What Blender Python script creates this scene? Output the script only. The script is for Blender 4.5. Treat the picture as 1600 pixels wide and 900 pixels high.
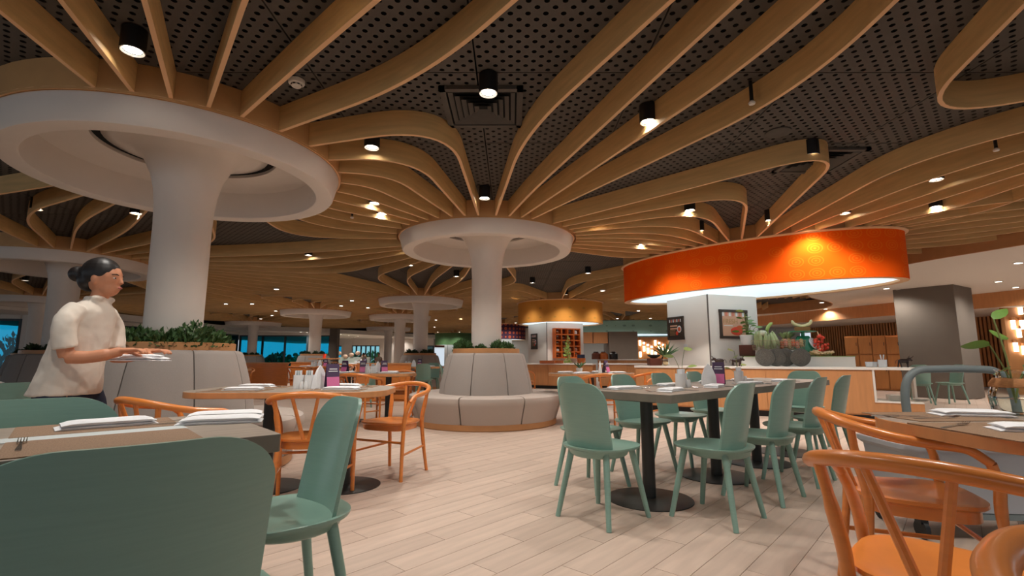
import bpy, bmesh, math, random
from mathutils import Vector, Matrix
random.seed(7)
for o in list(bpy.data.objects): bpy.data.objects.remove(o)
S = bpy.context.scene
C = S.collection
PI = math.pi
cos, sin = math.cos, math.sin

# ------------------------------------------------------------------ camera
F, HOR, HC = 770.0, 558.0, 1.0
PITCH = math.atan((HOR-450)/F)
cam_d = bpy.data.cameras.new('camera'); cam = bpy.data.objects.new('camera', cam_d); C.objects.link(cam)
cam_d.sensor_width = 36; cam_d.lens = F/1600*36; cam_d.clip_start = 0.05; cam_d.clip_end = 300
cam.location = (0, 0, HC); cam.rotation_euler = (PI/2+PITCH, 0, 0)
S.camera = cam
# ------------------------------------------------------------------ world, exposure
W = bpy.data.worlds.new('world'); S.world = W; W.use_nodes = True
W.node_tree.nodes['Background'].inputs[0].default_value = (0.80, 0.90, 1.0, 1)
W.node_tree.nodes['Background'].inputs[1].default_value = 0.5
vs = S.view_settings
vs.view_transform = 'Standard'; vs.look = 'None'; vs.gamma = 1; vs.use_curve_mapping = False
vs.exposure = 0.68
LAMP_W = 46.0       # watts of one downlight
DRUM_E = 0.55       # emission of the lit discs under the drums

# ------------------------------------------------------------------ pixel helpers (1600x900 frame)
def ray(x, y):
    u = (x-800)/F; v = -(y-450)/F
    return Vector((u, cos(PITCH)-v*sin(PITCH), sin(PITCH)+v*cos(PITCH)))
def at(x, y, h):                      # the point at height h seen at a pixel
    d = ray(x, y); t = (h-HC)/d.z
    return Vector((d.x*t, d.y*t, h))
def atY(x, y, Y):                     # the point at depth Y seen at a pixel
    d = ray(x, y); t = Y/d.y
    return Vector((d.x*t, Y, HC+d.z*t))

# ------------------------------------------------------------------ materials
def srgb(r, g, b):
    f = lambda c: (c/255/12.92) if c/255 <= 0.04045 else ((c/255+0.055)/1.055)**2.4
    return (f(r), f(g), f(b), 1)
MATS = {}
def base(name):
    m = bpy.data.materials.new(name); m.use_nodes = True
    return m, m.node_tree, m.node_tree.nodes['Principled BSDF']
def mat(name, col, rough=0.5, metal=0.0, emit=0.0, noise=0.0, nscale=30, bump=0.0, spec=0.5, stretch=None, trans=0.0, rnd=0.0, coat=0.0):
    m, nt, b = base(name); N = nt.nodes; L = nt.links
    c = srgb(*col)
    b.inputs['Base Color'].default_value = c
    b.inputs['Roughness'].default_value = rough; b.inputs['Metallic'].default_value = metal
    b.inputs['Specular IOR Level'].default_value = spec
    if coat: b.inputs['Coat Weight'].default_value = coat; b.inputs['Coat Roughness'].default_value = 0.15
    if trans: b.inputs['Transmission Weight'].default_value = trans
    if emit:
        b.inputs['Emission Color'].default_value = c; b.inputs['Emission Strength'].default_value = emit
    if noise or bump or rnd:
        tc = N.new('ShaderNodeTexCoord'); mp = N.new('ShaderNodeMapping')
        if stretch: mp.inputs['Scale'].default_value = stretch
        L.new(tc.outputs['Object'], mp.inputs[0])
        n = N.new('ShaderNodeTexNoise'); n.inputs['Scale'].default_value = nscale; n.inputs['Detail'].default_value = 5
        L.new(mp.outputs[0], n.inputs['Vector'])
        hsv = N.new('ShaderNodeHueSaturation'); hsv.inputs['Color'].default_value = c
        mr = N.new('ShaderNodeMapRange'); mr.inputs[1].default_value = 0.3; mr.inputs[2].default_value = 0.7
        mr.inputs[3].default_value = 1-noise; mr.inputs[4].default_value = 1+noise
        L.new(n.outputs[0], mr.inputs[0])
        last = mr.outputs[0]
        if rnd:
            oi = N.new('ShaderNodeObjectInfo'); r2 = N.new('ShaderNodeMapRange')
            r2.inputs[3].default_value = 1-rnd; r2.inputs[4].default_value = 1+rnd
            L.new(oi.outputs['Random'], r2.inputs[0])
            mu = N.new('ShaderNodeMath'); mu.operation = 'MULTIPLY'
            L.new(last, mu.inputs[0]); L.new(r2.outputs[0], mu.inputs[1]); last = mu.outputs[0]
        L.new(last, hsv.inputs['Value']); L.new(hsv.outputs[0], b.inputs['Base Color'])
        if bump:
            bp = N.new('ShaderNodeBump'); bp.inputs['Strength'].default_value = bump; bp.inputs['Distance'].default_value = 0.01
            L.new(n.outputs[0], bp.inputs['Height']); L.new(bp.outputs[0], b.inputs['Normal'])
    MATS[name] = m
    return m
M_ = MATS
mat('slat', (214, 174, 116), 0.5, noise=0.10, nscale=3, stretch=(1, 1, 9))
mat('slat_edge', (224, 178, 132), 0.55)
mat('collar', (200, 152, 98), 0.5, noise=0.08, nscale=4)
mat('panel', (84, 78, 72), 0.8, noise=0.06, nscale=8)
mat('void', (14, 13, 12), 0.95)
mat('plaster', (224, 214, 204), 0.75, noise=0.015, nscale=5)
mat('soffit', (240, 233, 224), 0.8)
mat('plank', (198, 176, 160), 0.42, noise=0.10, nscale=9, stretch=(0.25, 2.2, 1), rnd=0.07, spec=0.4)
mat('plank_far', (198, 176, 160), 0.42, noise=0.10, nscale=5, spec=0.4)
mat('joint', (160, 132, 112), 0.8)
mat('green', (128, 162, 148), 0.36, noise=0.035, nscale=14, stretch=(0.5, 0.5, 9), coat=0.25)
mat('orange_wood', (222, 132, 58), 0.33, noise=0.07, nscale=8, stretch=(1, 1, 6), coat=0.4)
mat('counter_wood', (206, 144, 92), 0.5, noise=0.07, nscale=4, stretch=(5, 5, 0.6))
mat('cabinet_wood', (196, 130, 70), 0.5, noise=0.10, nscale=3, stretch=(5, 5, 0.6))
mat('ring_wood', (188, 134, 86), 0.45, noise=0.08, nscale=5)
mat('grey_wood', (156, 142, 128), 0.45, noise=0.13, nscale=7, stretch=(0.6, 5, 1))
mat('grey_edge', (120, 112, 100), 0.5, noise=0.10, nscale=10)
mat('fabric', (158, 148, 141), 0.9, noise=0.05, nscale=220, bump=0.12)
mat('seat_fabric', (182, 168, 158), 0.85, noise=0.03, nscale=200, bump=0.08)
mat('seam', (110, 98, 90), 0.9)
mat('dark_metal', (58, 58, 56), 0.42, metal=0.4)
mat('black', (22, 22, 23), 0.5)
mat('black_plastic', (32, 32, 34), 0.35)
mat('chrome', (205, 205, 205), 0.16, metal=1)
mat('white_cloth', (238, 238, 240), 0.85, noise=0.02, nscale=80, bump=0.1)
mat('runner', (200, 206, 206), 0.7)
mat('placemat', (146, 116, 90), 0.75, noise=0.22, nscale=260, bump=0.4)
mat('ceramic', (236, 236, 236), 0.2)
mat('leaf', (66, 96, 50), 0.5, noise=0.28, nscale=14, rnd=0.15)
mat('leaf_dark', (52, 72, 42), 0.5, noise=0.3, nscale=14, rnd=0.1)
mat('leaf_pale', (168, 190, 104), 0.45, noise=0.1, nscale=10)
mat('leaf_bright', (104, 142, 58), 0.42, noise=0.12, nscale=10)
mat('stem', (120, 128, 70), 0.6)
mat('soil', (60, 44, 34), 0.95)
mat('stone', (104, 102, 96), 0.8, noise=0.35, nscale=60, bump=0.4)
mat('mahogany', (96, 44, 24), 0.4, noise=0.15, nscale=6, stretch=(1, 1, 5))
mat('figurine', (52, 32, 26), 0.3)
mat('gourd', (186, 202, 148), 0.5, noise=0.18, nscale=10)
mat('pale_veg', (214, 214, 186), 0.6, noise=0.08, nscale=12)
mat('tomato', (214, 92, 48), 0.35, noise=0.12, nscale=6)
mat('pink_fruit', (222, 130, 110), 0.4, noise=0.1, nscale=6)
mat('onion', (196, 156, 104), 0.5, noise=0.12, nscale=6)
mat('ginger', (228, 192, 148), 0.7, noise=0.15, nscale=16)
mat('banana', (214, 202, 150), 0.5, noise=0.1, nscale=9)
mat('red_berry', (226, 72, 44), 0.4, noise=0.1, nscale=6)
mat('scale_green', (44, 150, 112), 0.35, coat=0.3)
mat('wire', (176, 160, 130), 0.4, metal=0.6)
mat('frame_dark', (62, 48, 38), 0.5)
mat('grey_column', (112, 102, 92), 0.75, noise=0.03, nscale=3)
mat('slat_wall', (178, 124, 74), 0.55, noise=0.12, nscale=3, stretch=(1, 1, 0.3))
mat('slat_wall_back', (92, 60, 36), 0.7)
mat('trolley_grey', (122, 132, 132), 0.4)
mat('bin_grey', (178, 180, 184), 0.45)
mat('rope', (168, 112, 66), 0.8, noise=0.25, nscale=60, stretch=(1, 1, 8))
mat('skin', (206, 140, 104), 0.5)
mat('hair', (30, 24, 22), 0.45, noise=0.2, nscale=40)
mat('shirt', (226, 214, 200), 0.85, noise=0.03, nscale=12, bump=0.15)
mat('trousers', (28, 36, 58), 0.85)
mat('shoe', (24, 22, 22), 0.5)
mat('eye_white', (235, 230, 225), 0.3)
mat('lips', (176, 96, 84), 0.5)
mat('glow_white', (220, 240, 250), 0.5, emit=DRUM_E)
mat('lens', (255, 246, 232), 0.5, emit=22)
mat('lens_small', (255, 246, 232), 0.5, emit=8)
mat('tube_lamp', (255, 236, 210), 0.5, emit=3.0)
mat('trim_ring', (220, 214, 206), 0.35)
mat('pink_print', (214, 110, 160), 0.5)
mat('purple_print', (74, 52, 84), 0.5)
mat('plate', (236, 232, 224), 0.3)
mat('shelf_orange', (222, 112, 44), 0.45)
mat('jar_amber', (170, 88, 34), 0.25)
mat('jar_pale', (220, 170, 140), 0.3)
mat('mullion', (40, 52, 58), 0.45)
mat('hedge', (128, 182, 132), 0.7, noise=0.3, nscale=4)
mat('out_wall', (196, 206, 200), 0.8)
mat('out_flower', (206, 172, 150), 0.7, noise=0.2, nscale=3)
mat('ground_out', (120, 130, 110), 0.9)
mat('teal_cloth', (120, 164, 156), 0.7, noise=0.12, nscale=3)
mat('green_drum', (92, 132, 84), 0.7, noise=0.15, nscale=2)
mat('red_drum', (150, 62, 44), 0.7)
mat('salmon_drum', (196, 104, 78), 0.7)

def glass(name, tint, rough=0.0, mixf=0.12):
    m = bpy.data.materials.new(name); m.use_nodes = True; nt = m.node_tree; N = nt.nodes; L = nt.links
    N.remove(N['Principled BSDF'])
    t = N.new('ShaderNodeBsdfTransparent'); t.inputs[0].default_value = tint
    g = N.new('ShaderNodeBsdfGlossy'); g.inputs['Roughness'].default_value = 0.03
    mx = N.new('ShaderNodeMixShader'); fr = N.new('ShaderNodeFresnel'); fr.inputs[0].default_value = 1.45
    L.new(fr.outputs[0], mx.inputs[0]); L.new(t.outputs[0], mx.inputs[1]); L.new(g.outputs[0], mx.inputs[2])
    L.new(mx.outputs[0], N['Material Output'].inputs[0]); MATS[name] = m
glass('teal_glass', (0.10, 0.62, 0.78, 1)); glass('pale_glass', (0.62, 0.88, 0.90, 1)); glass('clear_glass', (0.93, 0.96, 0.94, 1))

def drum_print(name, col, col2, cu, cv, mode):
    """fabric printed with a grid of motifs, laid out on the UV map (metres along, metres up)"""
    m, nt, b = base(name); N = nt.nodes; L = nt.links
    uv = N.new('ShaderNodeUVMap'); sp = N.new('ShaderNodeSeparateXYZ'); L.new(uv.outputs[0], sp.inputs[0])
    def mth(op, a, bb=None):
        n = N.new('ShaderNodeMath'); n.operation = op
        for i, v in enumerate((a, bb)):
            if v is None: continue
            if isinstance(v, (int, float)): n.inputs[i].default_value = v
            else: L.new(v, n.inputs[i])
        return n.outputs[0]
    U = mth('DIVIDE', sp.outputs[0], cu); V = mth('DIVIDE', sp.outputs[1], cv)
    fu = mth('SUBTRACT', mth('FRACT', U), 0.5); fv = mth('SUBTRACT', mth('FRACT', V), 0.5)
    r = mth('SQRT', mth('ADD', mth('MULTIPLY', fu, fu), mth('MULTIPLY', fv, fv)))
    cell = N.new('ShaderNodeTexWhiteNoise'); cx = N.new('ShaderNodeCombineXYZ')
    L.new(mth('FLOOR', U), cx.inputs[0]); L.new(mth('FLOOR', V), cx.inputs[1]); L.new(cx.outputs[0], cell.inputs['Vector'])
    if mode == 'rings':
        k = mth('SINE', mth('MULTIPLY', r, 38)); k = mth('GREATER_THAN', k, 0.35)
        k = mth('MULTIPLY', k, mth('LESS_THAN', r, 0.42)); k = mth('MULTIPLY', k, mth('GREATER_THAN', cell.outputs[0], 0.35))
        k = mth('MULTIPLY', k, 0.30)
    elif mode == 'shapes':
        k = mth('LESS_THAN', r, mth('ADD', 0.22, mth('MULTIPLY', cell.outputs[0], 0.16)))
        k = mth('MULTIPLY', k, mth('GREATER_THAN', mth('SINE', mth('MULTIPLY', r, 30)), -0.5)); k = mth('MULTIPLY', k, 0.9)
    else:
        k = mth('LESS_THAN', r, mth('MULTIPLY', cell.outputs[0], 0.22)); k = mth('MULTIPLY', k, 0.45)
    n = N.new('ShaderNodeTexNoise'); n.inputs['Scale'].default_value = 3; L.new(uv.outputs[0], n.inputs['Vector'])
    mx = N.new('ShaderNodeMix'); mx.data_type = 'RGBA'
    mx.inputs[6].default_value = srgb(*col); mx.inputs[7].default_value = srgb(*col2); L.new(k, mx.inputs[0])
    L.new(mx.outputs[2], b.inputs['Base Color']); b.inputs['Roughness'].default_value = 0.85; b.inputs['Specular IOR Level'].default_value = 0.15
    MATS[name] = m
drum_print('orange_print', (250, 92, 0), (255, 142, 40), 0.26, 0.19, 'rings')
drum_print('wood_print', (214, 146, 66), (150, 120, 60), 0.5, 0.3, 'dots')
drum_print('purple_cloth', (66, 42, 60), (200, 96, 54), 0.24, 0.24, 'shapes')
drum_print('teal_print', (168, 214, 206), (70, 104, 98), 0.45, 0.28, 'dots')

# ------------------------------------------------------------------ mesh helpers
def catmull(pts, n=6, closed=False):
    P = [Vector(p) for p in pts]; out = []
    m = len(P)
    for i in range(m if closed else m-1):
        p1, p2 = P[i], P[(i+1) % m]
        p0 = P[i-1] if (i > 0 or closed) else p1*2-p2
        p3 = P[(i+2) % m] if (i+2 < m or closed) else p2*2-p1
        for k in range(n):
            t = k/n
            out.append(0.5*((2*p1)+(p2-p0)*t+(2*p0-5*p1+4*p2-p3)*t*t+(3*p1-p0-3*p2+p3)*t**3))
    if not closed: out.append(P[-1].copy())
    return out
class MB:
    def __init__(s): s.v = []; s.f = []; s.mi = []; s.uv = None
    def add(s, vs, fs, mi=0):
        o = len(s.v); s.v += [tuple(v) for v in vs]
        for f in fs: s.f.append(tuple(i+o for i in f)); s.mi.append(mi)
        return s
    def box(s, c, d, rz=0, mi=0, R=None):
        x, y, z = d[0]/2, d[1]/2, d[2]/2
        R = R or Matrix.Rotation(rz, 3, 'Z')
        vs = [Vector(c)+R @ Vector((a*x, b*y, e*z)) for e in (-1, 1) for b in (-1, 1) for a in (-1, 1)]
        return s.add(vs, [(0, 2, 3, 1), (4, 5, 7, 6), (0, 1, 5, 4), (2, 6, 7, 3), (0, 4, 6, 2), (1, 3, 7, 5)], mi)
    def tube(s, path, r, n=8, closed=False, mi=0, flat=1.0):
        P = [Vector(p) for p in path]; m = len(P)
        rr = r if isinstance(r, (list, tuple)) else [r]*m
        up = Vector((0.0123, 0.034, 1)).normalized(); rings = []; px = None
        for i in range(m):
            a = P[(i-1) % m] if (closed or i > 0) else P[i]; b = P[(i+1) % m] if (closed or i < m-1) else P[i]
            t = (b-a).normalized() if (b-a).length > 1e-9 else Vector((0, 0, 1))
            if px is None:
                px = t.cross(up); 
                if px.length < 0.05: px = t.cross(Vector((1, 0.02, 0)))
            px = (px-t*px.dot(t)).normalized(); py = t.cross(px)
            rings.append([P[i]+px*cos(2*PI*k/n)*rr[i]+py*sin(2*PI*k/n)*rr[i]*flat for k in range(n)])
        vs = [v for R in rings for v in R]; fs = []
        for i in range(m if closed else m-1):
            for k in range(n):
                a, b = i*n+k, i*n+(k+1) % n; c, d = ((i+1) % m)*n+(k+1) % n, ((i+1) % m)*n+k
                fs.append((a, b, c, d))
        if not closed: fs += [tuple(range(n-1, -1, -1)), tuple((m-1)*n+k for k in range(n))]
        return s.add(vs, fs, mi)
    def cyl(s, p0, p1, r0, r1=None, n=12, mi=0): return s.tube([p0, p1], [r0, r0 if r1 is None else r1], n, mi=mi)
    def lathe(s, prof, n=32, c=(0, 0, 0), mi=0, a0=0, a1=2*PI, sx=1, sy=1, rz=0, cap=False):
        full = abs(a1-a0-2*PI) < 1e-6; m = n if full else n+1; k = len(prof); c = Vector(c); vs = []; R = Matrix.Rotation(rz, 3, 'Z')
        for i in range(m):
            a = a0+(a1-a0)*i/n
            for (r, z) in prof: vs.append(c+R @ Vector((r*cos(a)*sx, r*sin(a)*sy, z)))
        fs = []
        for i in range(n):
            j = (i+1) % m
            for q in range(k-1): fs.append((i*k+q, j*k+q, j*k+q+1, i*k+q+1))
        if cap and not full: fs += [tuple(range(k-1, -1, -1)), tuple(n*k+q for q in range(k))]
        return s.add(vs, fs, mi)
    def loft(s, rings, cap=True, mi=0):
        n = len(rings[0]); vs = [v for r in rings for v in r]; fs = []
        for i in range(len(rings)-1):
            for k in range(n): fs.append((i*n+k, i*n+(k+1) % n, (i+1)*n+(k+1) % n, (i+1)*n+k))
        if cap: fs += [tuple(range(n-1, -1, -1)), tuple((len(rings)-1)*n+k for k in range(n))]
        return s.add(vs, fs, mi)
    def prism(s, poly, z0, z1, mi=0, mi_side=None):
        n = len(poly); vs = [(p[0], p[1], z0) for p in poly]+[(p[0], p[1], z1) for p in poly]
        s.add(vs, [tuple(range(n-1, -1, -1)), tuple(range(n, 2*n))], mi)
        o = len(s.v)-2*n
        for k in range(n): s.f.append((o+k, o+(k+1) % n, o+n+(k+1) % n, o+n+k)); s.mi.append(mi if mi_side is None else mi_side)
        return s
    def ell(s, c, r, n=12, m=8, mi=0, R=None):
        R = R or Matrix.Identity(3); c = Vector(c); vs = [c+R @ Vector((0, 0, -r[2]))]
        for i in range(1, m):
            a = -PI/2+PI*i/m
            for k in range(n): vs.append(c+R @ Vector((r[0]*cos(a)*cos(2*PI*k/n), r[1]*cos(a)*sin(2*PI*k/n), r[2]*sin(a))))
        vs.append(c+R @ Vector((0, 0, r[2]))); fs = []
        for k in range(n): fs.append((0, 1+(k+1) % n, 1+k))
        for i in range(m-2):
            for k in range(n): fs.append((1+i*n+k, 1+i*n+(k+1) % n, 1+(i+1)*n+(k+1) % n, 1+(i+1)*n+k))
        q = 1+(m-2)*n
        for k in range(n): fs.append((q+k, q+(k+1) % n, q+n))
        return s.add(vs, fs, mi)
    def mesh(s, name, mats, smooth=False):
        me = bpy.data.meshes.new(name); me.from_pydata(s.v, [], s.f)
        for m in (mats if isinstance(mats, (list, tuple)) else [mats]): me.materials.append(MATS[m])
        if any(s.mi): me.polygons.foreach_set('material_index', s.mi)
        bm = bmesh.new(); bm.from_mesh(me); bmesh.ops.recalc_face_normals(bm, faces=bm.faces); bm.to_mesh(me); bm.free()
        if smooth:
            me.polygons.foreach_set('use_smooth', [True]*len(me.polygons))
            if smooth != 2: me.set_sharp_from_angle(angle=math.radians(42))
        me.update(); return me
    def build(s, name, mats, parent=None, smooth=True, bevel=0, loc=None):
        o = bpy.data.objects.new(name, s.mesh(name, mats, smooth)); C.objects.link(o)
        if parent is not None: o.parent = parent
        if loc is not None: o.location = loc
        if bevel:
            b = o.modifiers.new('bevel', 'BEVEL'); b.width = bevel; b.segments = 2; b.limit_method = 'ANGLE'; b.angle_limit = math.radians(40)
        return o
def tag(o, label, cat, group=None):
    o['label'] = label; o['category'] = cat
    if group: o['group'] = group
    elif 'group' in o: del o['group']
    return o
def thing(name, label, cat, loc=(0, 0, 0), rz=0, group=None):
    o = bpy.data.objects.new(name, None); C.objects.link(o); o.empty_display_size = 0.1
    o.location = loc; o.rotation_euler = (0, 0, rz)
    return tag(o, label, cat, group)
def struct(o): o['kind'] = 'structure'; return o
def copy_tree(o, parent=None):
    c = o.copy(); C.objects.link(c); c.parent = parent
    for ch in o.children: copy_tree(ch, c)
    return c
class Proto:
    """first call hands out the built thing itself, later calls copies of it"""
    def __init__(s, fn): s.fn = fn; s.o = None; s.used = False
    def __call__(s, loc, rz, label, cat, group=None):
        if s.o is None: s.o = s.fn()
        o = s.o if not s.used else copy_tree(s.o)
        s.used = True
        o.location = loc; o.rotation_euler = (0, 0, rz)
        return tag(o, label, cat, group)
def rrect(w, d, r, n=6):
    out = []
    for (sx, sy, a) in ((1, 1, 0), (-1, 1, PI/2), (-1, -1, PI), (1, -1, 1.5*PI)):
        for k in range(n+1):
            b = a+PI/2*k/n; out.append((sx*(w/2-r)+r*cos(b), sy*(d/2-r)+r*sin(b)))
    return out
def v3(p, z=0.0): return Vector((p[0], p[1], z))

# ================================================================== THE SETTING
ZS0, ZS1 = 2.90, 3.12            # slats, bottom and top; panels hang at ZS1
# ------------------------------------------------------------------ floor
PA = math.radians(48); PU = Vector((cos(PA), sin(PA), 0)); PV = Vector((-sin(PA), cos(PA), 0))
PW, PLN, GAP = 0.17, 1.05, 0.003
fm = MB()
fm.add([(-40, -6, -0.012), (30, -6, -0.012), (30, 60, -0.012), (-40, 60, -0.012)], [(0, 1, 2, 3)], 0)
fm.add([v+Vector((0, 0, -0.004)) for v in (PU*-4+PV*-9, PU*16+PV*-9, PU*16+PV*12, PU*-4+PV*12)], [(0, 1, 2, 3)], 1)
floor = struct(fm.build('floor', ['plank_far', 'joint'], smooth=False))
cells = []
for j in range(-52, 70):
    off = (j*0.37) % 1.0*PLN
    for i in range(-4, 15):
        c = PU*(i*PLN+off+PLN/2)+PV*((j+0.5)*PW)
        z = c.y*cos(PITCH)-sin(PITCH)*HC
        vis = c.y > 2.0 and abs(c.x) < 1.08*c.y+0.5
        cells.append((c.length if vis else 1e3+c.length, c))
cells.sort(key=lambda t: t[0])
pm = MB().prism(rrect(PLN-GAP, PW-GAP, 0.003, 1), -0.004, 0.0).mesh('plank', 'plank')
for d, c in cells[:300]:
    o = bpy.data.objects.new('plank', pm); C.objects.link(o); o.parent = floor; o.location = c; o.rotation_euler = (0, 0, PA)
rest = MB()
for d, c in cells[300:]:
    a, b = PU*(PLN-GAP)/2, PV*(PW-GAP)/2
    rest.add([c-a-b, c+a-b, c+a+b, c-a+b], [(0, 1, 2, 3)])
o = rest.build('planks', 'plank', floor, smooth=False); o['kind'] = 'stuff'

# ------------------------------------------------------------------ ceiling: dark void, perforated panels, timber slats
ceil = MB()
ceil.box((-2, 20, 3.32), (60, 60, 0.1))
ceiling = struct(ceil.build('ceiling', 'void', smooth=False))
CELL = 0.0555; NC = 22; PS = CELL*NC
pb = MB()
for i in range(NC):
    for j in range(NC):
        x, y = (i-NC/2)*CELL, (j-NC/2)*CELL
        if (i+j) % 2:
            pb.add([(x, y, 0), (x+CELL, y, 0), (x+CELL, y+CELL, 0), (x, y+CELL, 0)], [(0, 1, 2, 3)])
        else:
            cx, cy, h = x+CELL/2, y+CELL/2, CELL/2
            out = [(cx+h*a, cy+h*b, 0) for a, b in ((1, 0), (1, 1), (0, 1), (-1, 1), (-1, 0), (-1, -1), (0, -1), (1, -1))]
            inn = [(cx+0.0185*cos(PI/4*k), cy+0.0185*sin(PI/4*k), 0) for k in range(8)]
            pb.add(out+inn, [(k, (k+1) % 8, 8+(k+1) % 8, 8+k) for k in range(8)])
e = PS/2
pb.add([(-e, -e, 0), (e, -e, 0), (e, e, 0), (-e, e, 0), (-e, -e, .02), (e, -e, .02), (e, e, .02), (-e, e, .02)], [(0, 1, 5, 4), (1, 2, 6, 5), (2, 3, 7, 6), (3, 0, 4, 7)])
panel_mesh = pb.mesh('ceiling_panel', 'panel')
def cpanel(cx, cy):
    o = bpy.data.objects.new('ceiling_panel', panel_mesh); C.objects.link(o); o.parent = ceiling; o.location = (cx, cy, ZS1+0.002)
pitch = PS+0.012
npan = 0
for j in range(0, 14):
    for i in range(-12, 13):
        cx, cy = i*pitch+0.35, 1.6+j*pitch
        if abs(cx) < 1.12*(cy+0.6)+0.4 and cx < 11: cpanel(cx, cy); npan += 1
far = MB()          # beyond the pieces one can tell apart: plain sheets
far.add([(-22, 1.6+13.5*pitch, ZS1), (12, 1.6+13.5*pitch, ZS1), (12, 48, ZS1), (-22, 48, ZS1)], [(0, 1, 2, 3)])
far.add([(-22, 5, ZS1+.02), (-12*pitch+.35-e, 5, ZS1+.02), (-12*pitch+.35-e, 20, ZS1+.02), (-22, 20, ZS1+.02)], [(0, 1, 2, 3)])
far.build('ceiling_sheet', 'panel', ceiling, smooth=False)

# canopies and drums: name, centre, radii a b, rotation
HUB = {}
def hub(n, x, y, a, b=None, r=0): HUB[n] = (Vector((x, y)), a, b or a, r)
hub('L', -3.21, 4.68, 1.43); hub('M', -0.41, 7.92, 1.45); hub('N', 2.0, 0.0, 1.43); hub('Q', 5.7, 2.35, 1.43)
hub('O', 4.24, 9.01, 2.44, 1.16, -0.826); hub('A', -8.85, 9.65, 1.43); hub('B', -3.05, 16.5, 1.43)
hub('D', -8.2, 20.6, 1.43); hub('E', -14.3, 27.3, 1.43); hub('G', -15.6, 16.2, 1.43); hub('H', -5.2, 22.9, 1.43)
hub('I', -8.0, 32.0, 1.43); hub('W', 1.72, 17.6, 1.5); hub('P', -6.6, 0.4, 1.43); hub('T', 6.0, 27.4, 4.0, 1.8, -0.1)
hub('U', -0.6, 29.5, 1.4); hub('V', -4.6, 40.0, 1.6); hub('X', 9.4, 17.5, 1.5); hub('Y', 9.2, 5.2, 1.43)
def rim(n, ang):
    c, a, b, r = HUB[n]; t = ang-r
    return a*b/math.hypot(b*cos(t), a*sin(t))
def pol(ang): return Vector((cos(ang), sin(ang)))
nsl = 0
def slat_mesh(path):
    P = [Vector((p[0], p[1], 0)) for p in path]; th = 0.015; m = MB(); rings = []
    for i, p in enumerate(P):
        t = (P[min(i+1, len(P)-1)]-P[max(i-1, 0)]).normalized(); n = Vector((-t.y, t.x, 0))*th
        rings.append([p+n+Vector((0, 0, ZS0)), p-n+Vector((0, 0, ZS0)), p-n+Vector((0, 0, ZS1)), p+n+Vector((0, 0, ZS1))])
    vs = [v for r in rings for v in r]; o = 0
    for i in range(len(P)-1):
        for k in range(4):
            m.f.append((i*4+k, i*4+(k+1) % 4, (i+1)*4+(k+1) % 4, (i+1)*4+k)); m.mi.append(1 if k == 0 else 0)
    m.f += [(3, 2, 1, 0), tuple(len(vs)-4+k for k in range(4))]; m.mi += [0, 0]; m.v = [tuple(v) for v in vs]
    return m
def slat(path):
    global nsl
    nsl += 1
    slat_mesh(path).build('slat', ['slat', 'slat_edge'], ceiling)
def link(A, aA, B, aB, fil=0.75):
    aA, aB = math.radians(aA), math.radians(aB)
    cA, cB = HUB[A][0], HUB[B][0]; dA, dB = pol(aA), pol(aB)
    s, e_ = cA+dA*rim(A, aA), cB+dB*rim(B, aB)
    den = dA.x*dB.y-dA.y*dB.x; ok = False
    if abs(den) > 0.03:
        w = e_-s; tA = (w.x*dB.y-w.y*dB.x)/den; tB = (w.x*dA.y-w.y*dA.x)/den
        ok = tA > 0.25 and tB > 0.25 and tA < 9 and tB < 9
    if ok:
        P = s+dA*tA; d = min(fil, tA*0.75, tB*0.75)
        a, b = P-dA*d, P-dB*d; path = [s]+([s+(a-s)*0.5] if tA > 1 else [])
        for k in range(13):
            t = k/12; path.append(a*(1-t)**2+P*2*t*(1-t)+b*t*t)
        path.append(e_)
    else:
        k = (e_-s).length*0.42; path = []
        b0, b1, b2, b3 = s, s+dA*k, e_+dB*k, e_
        for q in range(17):
            t = q/16; path.append(b0*(1-t)**3+b1*3*t*(1-t)**2+b2*3*t*t*(1-t)+b3*t**3)
    slat(path)
NEAR = {}
def links(A, B, prs):
    NEAR[(A, B)] = NEAR[(B, A)] = True
    for a, b in prs: link(A, a, B, b)
links('L', 'M', [(-17, -91.7), (-4, -99), (9, -106.5), (22, -114.6), (35, -122), (48, -129.5), (60, -138), (72, -149), (84, -162), (97, -176)])
links('L', 'N', [(-30, 129.5), (-42.7, 138.5), (-52, 148), (-61.5, 158), (-71, 168), (-80.5, 178)])
links('M', 'N', [(-82.5, 115.3), (-75.2, 107.8), (-68.2, 97.6), (-61.5, 88.4)])
links('M', 'O', [(-46, -103.5), (-37, -113), (-29, -122), (-21, -131), (-13, -140), (-5, -149), (3, -158), (11, -168), (20, -178), (30, 170)])
links('N', 'Q', [(72, 149), (61, 160), (50, 171), (39, 182), (28, 193)])
links('O', 'Q', [(-94.5, 129.5), (-86.5, 115), (-78, 106), (-69, 98), (-60, 90), (-51, 82)])
names = list(HUB)
for a_ in 'LMNOQ':
    for b_ in 'LMNOQ': NEAR[(a_, b_)] = True
NEAR[('M', 'Y')] = NEAR[('Y', 'M')] = NEAR[('N', 'Y')] = NEAR[('Y', 'N')] = True
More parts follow.
